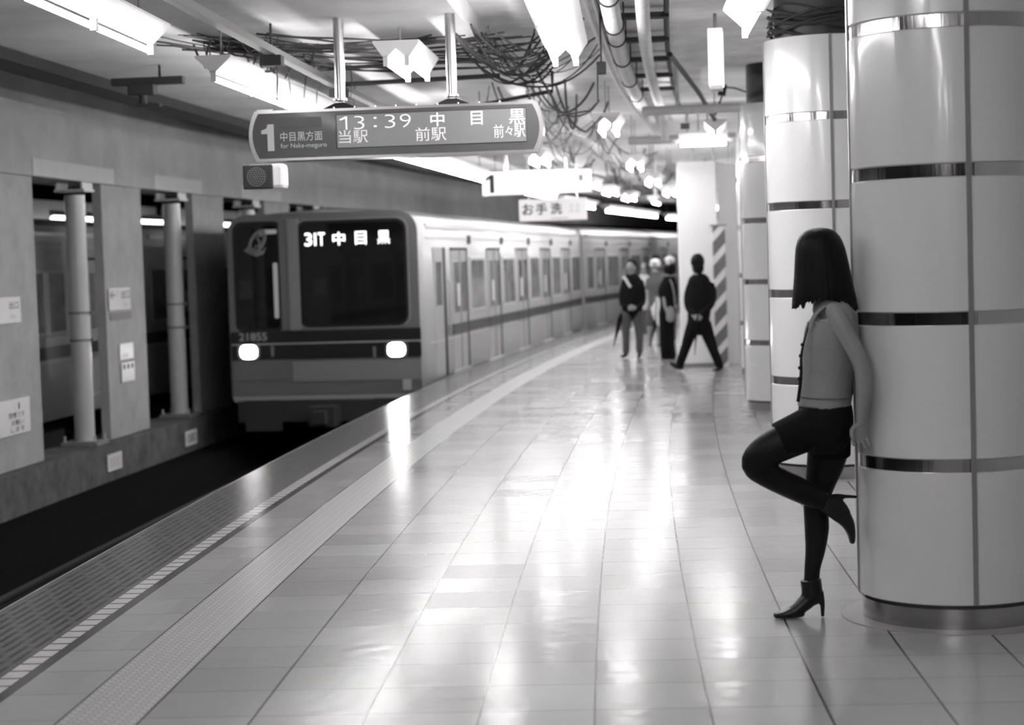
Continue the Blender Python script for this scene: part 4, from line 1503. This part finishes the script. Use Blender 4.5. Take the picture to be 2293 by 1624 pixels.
# person in a grey shirt with a white bag, farther back
bystander('person in a grey shirt and shorts carrying a white bag behind the others', 33.2, (1467, 595, 0), (.2, .97, 0), [(1467, 608, 0, 7, .05), (1467, 618, 0, 8, .065)],
          [('grey_shirt', 'grey_cloth', [
              [(1468, 619, 0, 15, .09), (1469, 634, 0, 20, .125), (1467, 655, 0, 17, .115), (1465, 680, 0, 17, .12)],
              [(1452, 628, 0, 6.5, .055), (1451, 645, 0, 6.5, .055)],
              [(1484, 628, 0, 6.5, .055), (1485, 645, -.02, 6.5, .055)]], True),
           ('shorts', 'grey_cloth', [
               [(1458, 684, 0, 10, .1), (1456, 705, 0, 9.5, .09), (1455, 724, 0, 9, .085)],
               [(1473, 684, 0, 10, .1), (1474, 705, 0, 9.5, .09), (1474, 724, 0, 9, .085)]], True),
           ('shoe', 'boot', [[(1456, 774, 0, 4.5, .05), (1454, 777, .08, 3.5, .05)]], False),
           ('shoe', 'boot', [[(1475, 772, 0, 4.5, .05), (1473, 775, .08, 3.5, .05)]], False)],
          ('light_cloth', [(1467, 589, 0, 12, .10, 10), (1467, 594, .0, 13, .105, 4)], 'pale_cap'),
          skin_extra=[[(1455, 720, 0, 6, .06), (1455, 745, 0, 5.5, .055), (1456, 772, 0, 4, .04)], [(1474, 720, 0, 6, .06), (1475, 745, 0, 5.5, .055), (1475, 770, 0, 4, .04)],
                      [(1451, 645, 0, 4.5, .04), (1451, 665, -.02, 4, .036), (1454, 686, -.06, 3.4, .03)], [(1485, 645, -.02, 4.5, .04), (1482, 660, -.08, 4, .036), (1474, 668, -.12, 3.4, .03)]],
          hands=[((1454, 686, -.06), (1455, 700, -.06), (1, 0, 0), .4), ((1475, 667, -.12), (1468, 674, -.14), (1, 0, 0), .6)],
          extras=[('white_bag', 'light_cloth', lambda m_, B: m_.loft([[B.p(c_ + a_ * math.cos(t), v, -.15 + .05 * math.sin(t)) for t in [2 * math.pi * k / 16 for k in range(16)]]
                                                                      for v, c_, a_ in ((668, 1474, 3), (684, 1470, 8), (690, 1469, 12), (705, 1470, 10), (722, 1473, 7), (731, 1477, 3))])),
                  ('held_umbrella', 'black_cloth', lambda m_, B: m_.tube([B.p(1470, 672, -.2), B.p(1468, 715, -.2), B.p(1466, 732, -.2), B.p(1460, 755, -.2), B.p(1457, 776, -.2)], [.008, .01, .035, .018, .004], 8))],
          foot=(1466, 779))
# a person mostly hidden behind the woman in black
bystander('grey haired person mostly hidden behind the woman in black', 35.0, (1500, 588, 0), (-.2, -.95, 0), [(1500, 602, 0, 7, .05), (1500, 614, 0, 8, .065)],
          [('jacket', 'grey_cloth', [[(1500, 614, 0, 14, .09), (1500, 630, 0, 19, .125), (1500, 655, 0, 16, .115), (1500, 685, 0, 16, .12)],
                                     [(1485, 622, 0, 6, .055), (1482, 650, 0, 5.5, .05), (1484, 680, 0, 5, .045)], [(1515, 622, 0, 6, .055), (1517, 650, 0, 5.5, .05), (1514, 680, 0, 5, .045)]], True),
           ('trousers', 'grey_cloth', [[(1493, 685, 0, 9, .09), (1492, 720, 0, 8, .08), (1492, 765, 0, 6.5, .06)], [(1507, 685, 0, 9, .09), (1508, 720, 0, 8, .08), (1508, 765, 0, 6.5, .06)]], True),
           ('shoe', 'boot', [[(1492, 766, 0, 4, .05), (1492, 769, -.1, 3.5, .05)]], False), ('shoe', 'boot', [[(1508, 766, 0, 4, .05), (1508, 769, -.1, 3.5, .05)]], False)],
          ('grey_hair', [(1500, 582, .02, 12, .09, 9)], 'grey_hair'),
          hands=[((1484, 680, 0), (1484, 694, 0), (0, 1, 0), .4), ((1514, 680, 0), (1514, 694, 0), (0, 1, 0), .4)], foot=(1500, 771))
# another far passer-by
bystander('distant dark haired person just behind the young man in the black sweater', 38.0, (1441, 603, 0), (-.2, -.95, 0), [(1441, 614, 0, 6, .05), (1441, 624, 0, 7, .065)],
          [('pale_jacket', 'light_cloth', [[(1441, 624, 0, 13, .09), (1441, 640, 0, 16, .125), (1441, 660, 0, 14, .115), (1441, 685, 0, 14, .12)],
                                           [(1428, 632, 0, 5, .055), (1426, 655, 0, 4.5, .05), (1428, 680, 0, 4, .045)], [(1454, 632, 0, 5, .055), (1456, 655, 0, 4.5, .05), (1454, 680, 0, 4, .045)]], True),
           ('trousers', 'grey_cloth', [[(1435, 685, 0, 8, .09), (1435, 715, 0, 7, .08), (1435, 752, 0, 5.5, .06)], [(1447, 685, 0, 8, .09), (1447, 715, 0, 7, .08), (1447, 752, 0, 5.5, .06)]], True),
           ('shoe', 'boot', [[(1435, 753, 0, 4, .05), (1435, 756, -.1, 3.2, .05)]], False), ('shoe', 'boot', [[(1447, 753, 0, 4, .05), (1447, 756, -.1, 3.2, .05)]], False)],
          ('hair', [(1441, 599, .02, 10.5, .09, 9)]),
          hands=[((1428, 680, 0), (1428, 692, 0), (0, 1, 0), .4), ((1454, 680, 0), (1454, 692, 0), (0, 1, 0), .4)], foot=(1441, 757))

# ------------------------------------------------------------------ white hoarding with a hazard striped post
HOF = Matrix.Translation((2.69, 26.55, 0)) @ Matrix.Rotation(-.05, 4, 'Z')
ho = thing('hoarding', 'bright white hoarding panel standing on the platform behind the striding man', 'hoarding', HOF)
MB().bbox(-.27, .265, 0, .5, .0, 2.90).build('front_panel', 'hoard', ho, bevel=.006)
MB().bbox(-.275, .27, -.01, .51, .0, .05).build('base_rail', 'bracket', ho)
for x in (-.05, .24):
    MB().tube([(x, .1, 2.9), (x, .1, 3.28)], .022, 8).build('stay_post', 'pipe', ho)
ho2 = thing('hoarding', 'cream hoarding panel between the striped post and the pillars', 'hoarding', Matrix.Translation((3.42, 26.9, 0)) @ Matrix.Rotation(-.05, 4, 'Z'))
MB().bbox(-.40, 1.6, 0, .12, .0, 2.86).build('front_panel', 'hoard2', ho2, bevel=.006)
MB().bbox(-.40, 1.6, -.012, .13, .0, .06).build('base_rail', 'hoard', ho2)


def hazard_material():
    m = bpy.data.materials.new('hazard_stripes')
    m.use_nodes = True
    nt = m.node_tree
    b = nt.nodes['Principled BSDF']
    tc = nt.nodes.new('ShaderNodeTexCoord')
    sp_ = nt.nodes.new('ShaderNodeSeparateXYZ')
    nt.links.new(tc.outputs['Object'], sp_.inputs[0])
    a = nt.nodes.new('ShaderNodeMath')
    a.operation = 'MULTIPLY_ADD'
    a.inputs[1].default_value = 1.1
    nt.links.new(sp_.outputs[0], a.inputs[0])
    ng = nt.nodes.new('ShaderNodeMath')
    ng.operation = 'MULTIPLY'
    ng.inputs[1].default_value = -1
    nt.links.new(sp_.outputs[2], ng.inputs[0])
    nt.links.new(ng.outputs[0], a.inputs[2])
    d = nt.nodes.new('ShaderNodeMath')
    d.operation = 'DIVIDE'
    d.inputs[1].default_value = .33
    nt.links.new(a.outputs[0], d.inputs[0])
    f = nt.nodes.new('ShaderNodeMath')
    f.operation = 'FRACT'
    nt.links.new(d.outputs[0], f.inputs[0])
    l = nt.nodes.new('ShaderNodeMath')
    l.operation = 'LESS_THAN'
    l.inputs[1].default_value = .38
    nt.links.new(f.outputs[0], l.inputs[0])
    mx = nt.nodes.new('ShaderNodeMix')
    mx.data_type = 'RGBA'
    mx.inputs[6].default_value = (.13, .128, .129, 1)
    mx.inputs[7].default_value = (.7, .69, .695, 1)
    nt.links.new(l.outputs[0], mx.inputs[0])
    nt.links.new(mx.outputs[2], b.inputs['Base Color'])
    b.inputs['Roughness'].default_value = .5
    return m


hz = thing('hazard_post', 'post with diagonal dark and white hazard stripes at the hoarding corner', 'post', Matrix.Translation((2.96, 26.38, 0)) @ Matrix.Rotation(-.05, 4, 'Z'))
MB().bbox(-.085, .085, -.03, .12, 0, 1.98).build('striped_board', hazard_material(), hz, bevel=.006)
MB().bbox(-.12, .10, -.04, .13, 1.98, 2.0).build('top_rail', 'bracket', hz)

# ------------------------------------------------------------------ pipes, trays and cables under the ceiling
def follow(o, z, s0, s1, r_, n=12, wob=0.0, seed=0, ds=.5):
    q = random.Random(seed)
    m = max(2, int((s1 - s0) / ds))
    return MB().tube([W(s0 + (s1 - s0) * i / m, o + q.uniform(-wob, wob), z + q.uniform(-wob, wob)) for i in range(m + 1)], r_, n)


def add_thing_mesh(mb, name, mat, label, cat, smooth=True, group=None):
    return tag(mb.build(name, mat, smooth=smooth), label, cat, group)


pa = thing('lagged_pipe', 'thick pale lagged pipe with dark hoops right of the twin tube light', 'pipe', loc=W(8, 2.95, 3.30))
follow(2.95, 3.30, 6, 27, .066, 20).build('pipe_run', 'pipe', pa, W(8, 2.95, 3.30), smooth=True)
for s in (12.6, 14.2, 15.0, 16.6, 18.6, 20.4):
    fm = frame(s, 2.95, 3.30)
    m_ = MB().tube([fm @ Vector((.072 * math.cos(a), 0, .072 * math.sin(a))) for a in [math.pi + math.pi * k / 14 for k in range(15)]] + [fm @ Vector((.072, 0, .17))], .007, 6)
    m_.tube([fm @ Vector((-.072, 0, 0)), fm @ Vector((-.072, 0, .17))], .007, 6)
    m_.build('pipe_hanger', 'wire', pa, W(8, 2.95, 3.30))
pb = MB().tube([W(s, 3.17, 3.28) for s in [6 + .5 * k for k in range(34)]] + [W(23.0, 3.17, 3.24), W(23.1, 3.17, 3.12), W(23.12, 3.17, 2.96)], .05, 16)
add_thing_mesh(pb, 'plain_pipe', 'pipe', 'pale round pipe bending down beside the thick lagged pipe', 'pipe')
for i, (o, r_) in enumerate(((2.34, .018), (2.42, .014))):
    add_thing_mesh(follow(o + .42 - (.02 if i else 0), 3.43, 9, 30, r_, 8), 'conduit', 'hood', 'slim white conduit %s under the ceiling beside the lagged pipe' % ('left of its twin' if i == 0 else 'right of its twin'), 'conduit', group='white conduits')
# dark ladder of support irons between the pipes
ld = thing('support_ladder', 'dark iron support ladder behind the two pale pipes', 'bracket', loc=W(12, 3.1, 3.4))
for o in (2.86, 3.34):
    follow(o, 3.43, 11, 24, .022, 6).build('ladder_rail', 'pipe_dark', ld, W(12, 3.1, 3.4))
for s in (11.5, 13.0, 14.6, 16.2, 17.8, 19.4, 21.0):
    fm = frame(s, 3.1, 3.41)
    MB().box((0, 0, 0), (.52, .13, .04), None).build('ladder_rung', 'pipe_dark', ld)
    ld.children[-1].matrix_local = Matrix.Translation(-W(12, 3.1, 3.4)) @ fm
for i, (s, z) in enumerate(((19.1, 3.03), (24.4, 3.06))):
    a, b_ = (2.66, 4.02) if i else (3.05, 4.02)
    m_ = MB().tube([W(s, a, z), W(s, b_, z)], .045 if i == 0 else .055, 14)
    m_.tube([W(s, a + (.75 if i else .35), z), W(s, a + (.75 if i else .35), 3.47)], .02, 8)
    add_thing_mesh(m_, 'cross_pipe', 'pipe', 'pale horizontal cross pipe running from the %s pillar' % ('third' if i == 0 else 'fourth'), 'pipe')
# junction boxes
for i, (s, o, z) in enumerate(((13.2, .47, 3.03), (15.9, .47, 3.04))):
    j = thing('junction_box', 'black junction box on the conduit rail %s' % ('left of the first sign pole' if i == 0 else 'beside the first sign pole'), 'junction box', frame(s, o + .12, z))
    MB().box((0, 0, 0), (.155, .12, .075)).build('case', 'pipe_dark', j, bevel=.006)
    MB().tube([(.03, 0, -.03), (.035, 0, -.12), (.02, .02, -.30)], .006, 6).build('drop_wire', 'wire', j)
    MB().tube([(0, 0, .03), (0, 0, .26 - (z - 3.03))], .01, 6).build('hanger_rod', 'wire', j)
j = thing('junction_box', 'black junction box hung beside the large twin tube light', 'junction box', frame(14.5, 2.84, 3.02))
MB().box((0, 0, 0), (.07, .10, .09)).build('case', 'pipe_dark', j, bevel=.006)
MB().tube([(0, 0, .04), (0, 0, .44)], .008, 6).build('hanger_rod', 'wire', j)
MB().tube([(-.03, 0, -.04), (-.035, 0, -.25), (-.10, .05, -.31), (-.35, .1, -.34)], .008, 6).build('drop_wire', 'wire', j)
j = thing('junction_box', 'black junction box above the wedge shaped light by the third pillar', 'junction box', frame(20.2, 3.86, 3.30))
MB().box((0, 0, 0), (.085, .1, .115), Matrix.Rotation(.15, 3, 'Y')).build('case', 'pipe_dark', j, bevel=.008)
MB().tube([(0, 0, -.05), (-.03, .1, -.12), (-.07, .3, -.22)], .012, 8).build('drop_wire', 'wire', j)
MB().tube([(.03, 0, .03), (.12, 0, .02), (.28, 0, -.04)], .009, 6).build('side_wire', 'wire', j)
MB().tube([(0, 0, .05), (0, 0, .17)], .012, 6).build('hanger_rod', 'wire', j)
# dark device on a cross bar under the low ceiling
dv = thing('signal_bracket', 'black signal device hanging on a cross bar left of the second tube light', 'signal', frame(15.6, -.95, 3.10))
MB().box((0, 0, .07), (.60, .10, .06)).build('cross_bar', 'pipe_dark', dv)
MB().box((-.05, 0, .0), (.22, .14, .09)).build('device_case', 'pipe_dark', dv, bevel=.01)
MB().tube([(-.05, 0, -.04), (-.05, 0, -.13)], .035, 10).build('stem', 'pipe_dark', dv)
m_ = MB().box((.0, 0, -.13), (.20, .08, .025))
m_.build('foot_clamp', 'pipe_dark', dv, bevel=.005)
MB().tube([(.1, 0, .09), (.1, 0, .21)], .012, 6).build('hanger_rod', 'pipe_dark', dv)
dv2 = copy_tree(dv, frame(11.4, -1.05, 3.12), 'black signal device at the top left corner of the picture')
# cross rails over the sign
for i, (s, a, b_, z) in enumerate(((15.2, .55, 1.9, 3.17), (15.9, .62, 1.95, 3.11))):
    add_thing_mesh(MB().tube([W(s, a, z), W(s, b_, z + .02)], .016 if i == 0 else .02, 8), 'cross_rail', 'wire', 'dark cross rail behind the sign poles, %s one' % ('upper' if i == 0 else 'lower'), 'rail')
add_thing_mesh(MB().tube([W(17.6, .9, 2.93), W(17.2, 2.3, 3.10), W(17.2, 2.3, 3.28)], .018, 8), 'slanting_rail', 'wire', 'dark slanting rail above the right end of the departure sign', 'rail')
tag(arc([(3.40, 2.98), (3.50, 2.98), (3.50, 3.04), (3.40, 3.04)], 21.2, 21.3, .1).build('bracket_block', 'pipe_dark'), 'small dark bracket block by the third pillar cross pipe', 'bracket')
add_thing_mesh(MB().tube([W(16.4, 3.36, 3.30), W(18.8, 3.62, 3.16), W(20.8, 3.78, 3.03)], .024, 8), 'slanting_conduit', 'wire', 'thick dark slanting conduit leading to the wedge shaped light', 'conduit')


def droop(a, b_, sag, n=14, wob=.0, q=None):
    a, b_ = Vector(a), Vector(b_)
    pts = []
    n = 22
    am = [[q.uniform(-1, 1) * wob * 1.6 / f for f in (1, 2, 3)] for _ in range(3)] if q else None
    ph = [q.uniform(0, 6.28) for _ in range(3)] if q else None
    for i in range(n + 1):
        t = i / n
        p = a.lerp(b_, t)
        p.z -= sag * 4 * t * (1 - t)
        if q:
            e = math.sin(math.pi * t)
            p += Vector([e * sum(am[d][k] * math.sin((k + 1) * 3.6 * t + ph[k]) for k in range(3)) for d in range(3)])
        pts.append(p)
    return pts


def cable_mass(name, label, spec, mat='wire'):
    """a tangle nobody could count: one object"""
    m_ = MB()
    for pts, r_ in spec:
        m_.tube(pts, r_, 5)
    return tag(m_.build(name, mat, smooth=True), label, 'cables', None, 'stuff')


q = random.Random(11)
sp1 = []                                       # the bundle sagging between the sign poles
for k in range(24):
    s_a, s_b = 13.6 + q.uniform(-.2, .8), 15.0 + q.uniform(-1, 1.6)
    sp1.append((droop(W(s_a, -.1 + q.uniform(-.4, .6), 3.27), W(s_b, 1.9 + q.uniform(-.3, .5), 3.27), q.uniform(.02, .12), 14, .02, q), q.choice((.004, .006, .008))))
cable_mass('cable_tangle', 'dark tangle of cables sagging under the ceiling between the sign poles', sp1)
sp2 = []
for k in range(30):
    s_a = q.uniform(13.6, 15.6)
    sp2.append((droop(W(s_a, 1.95 + q.uniform(-.25, .15), 3.28), W(s_a + q.uniform(.4, 2.2), 2.55 + q.uniform(-.3, .25), 3.42), q.uniform(.15, .34), 14, .02, q), q.choice((.004, .006, .009))))
cable_mass('cable_tangle', 'looping dark cables hanging right of the second sign pole', sp2)
sp3 = []
for k in range(26):
    s_a, o_a = q.uniform(16, 25), q.uniform(1.5, 2.4)
    sp3.append((droop(W(s_a, o_a, 3.255), W(s_a + q.uniform(1.5, 5), o_a + q.uniform(-.4, .5), 3.255), q.uniform(.1, .42), 14, .03, q), q.choice((.005, .008, .012))))
cable_mass('cable_tangle', 'dark cables drooping from the ceiling behind the departure sign', sp3, 'wire_mid')
sp4 = []
for k in range(26):
    s_a, o_a = q.uniform(25, 42), q.uniform(1.0, 2.3)
    sp4.append((droop(W(s_a, o_a, 3.255), W(s_a + q.uniform(2, 6), o_a + q.uniform(-.4, .5), 3.255), q.uniform(.1, .45), 14, .03, q), q.choice((.008, .012, .016))))
cable_mass('cable_tangle', 'dark cables drooping far along the ceiling beyond the number sign', sp4, 'wire_mid')
sp5 = []                                       # thin drop wires and knots left of the first pole
for k in range(12):
    s_a, o_a = q.uniform(13.2, 17.5), q.uniform(.0, .75)
    ln = q.uniform(.2, .5)
    sp5.append(([W(s_a, o_a, 3.255), W(s_a + .02, o_a + q.uniform(-.03, .03), 3.29 - ln * .5), W(s_a + .03, o_a + q.uniform(-.05, .05), 3.29 - ln)], .0045))
for k in range(16):
    s_a, o_a = 14.0 + q.uniform(-.5, .6), .25 + q.uniform(-.25, .35)
    sp5.append((droop(W(s_a, o_a, 3.255), W(s_a + q.uniform(-.4, .5), o_a + q.uniform(-.25, .25), 3.255), q.uniform(.06, .22), 10, .03, q), q.choice((.004, .006, .009))))
cable_mass('cable_tangle', 'knotted dark wires hanging left of the first sign pole', sp5)
sp6 = []                                       # cables wound round the pillar heads
for s in (13.72,):
    for k in range(16):
        fm = frame(s, 4.42, 0)
        rr, z = q.uniform(.28, .38), q.uniform(3.05, 3.26)
        ph = q.uniform(0, 6.28)
        sp6.append(([fm @ Vector((rr * math.cos(a), rr * math.sin(a), z + .05 * math.sin(a * 2 + ph) + .02)) for a in [2 * math.pi * i / 24 for i in range(25)]], q.choice((.008, .012, .016))))
cable_mass('cable_coil', 'dark cables wound around the head of the second pillar', sp6)
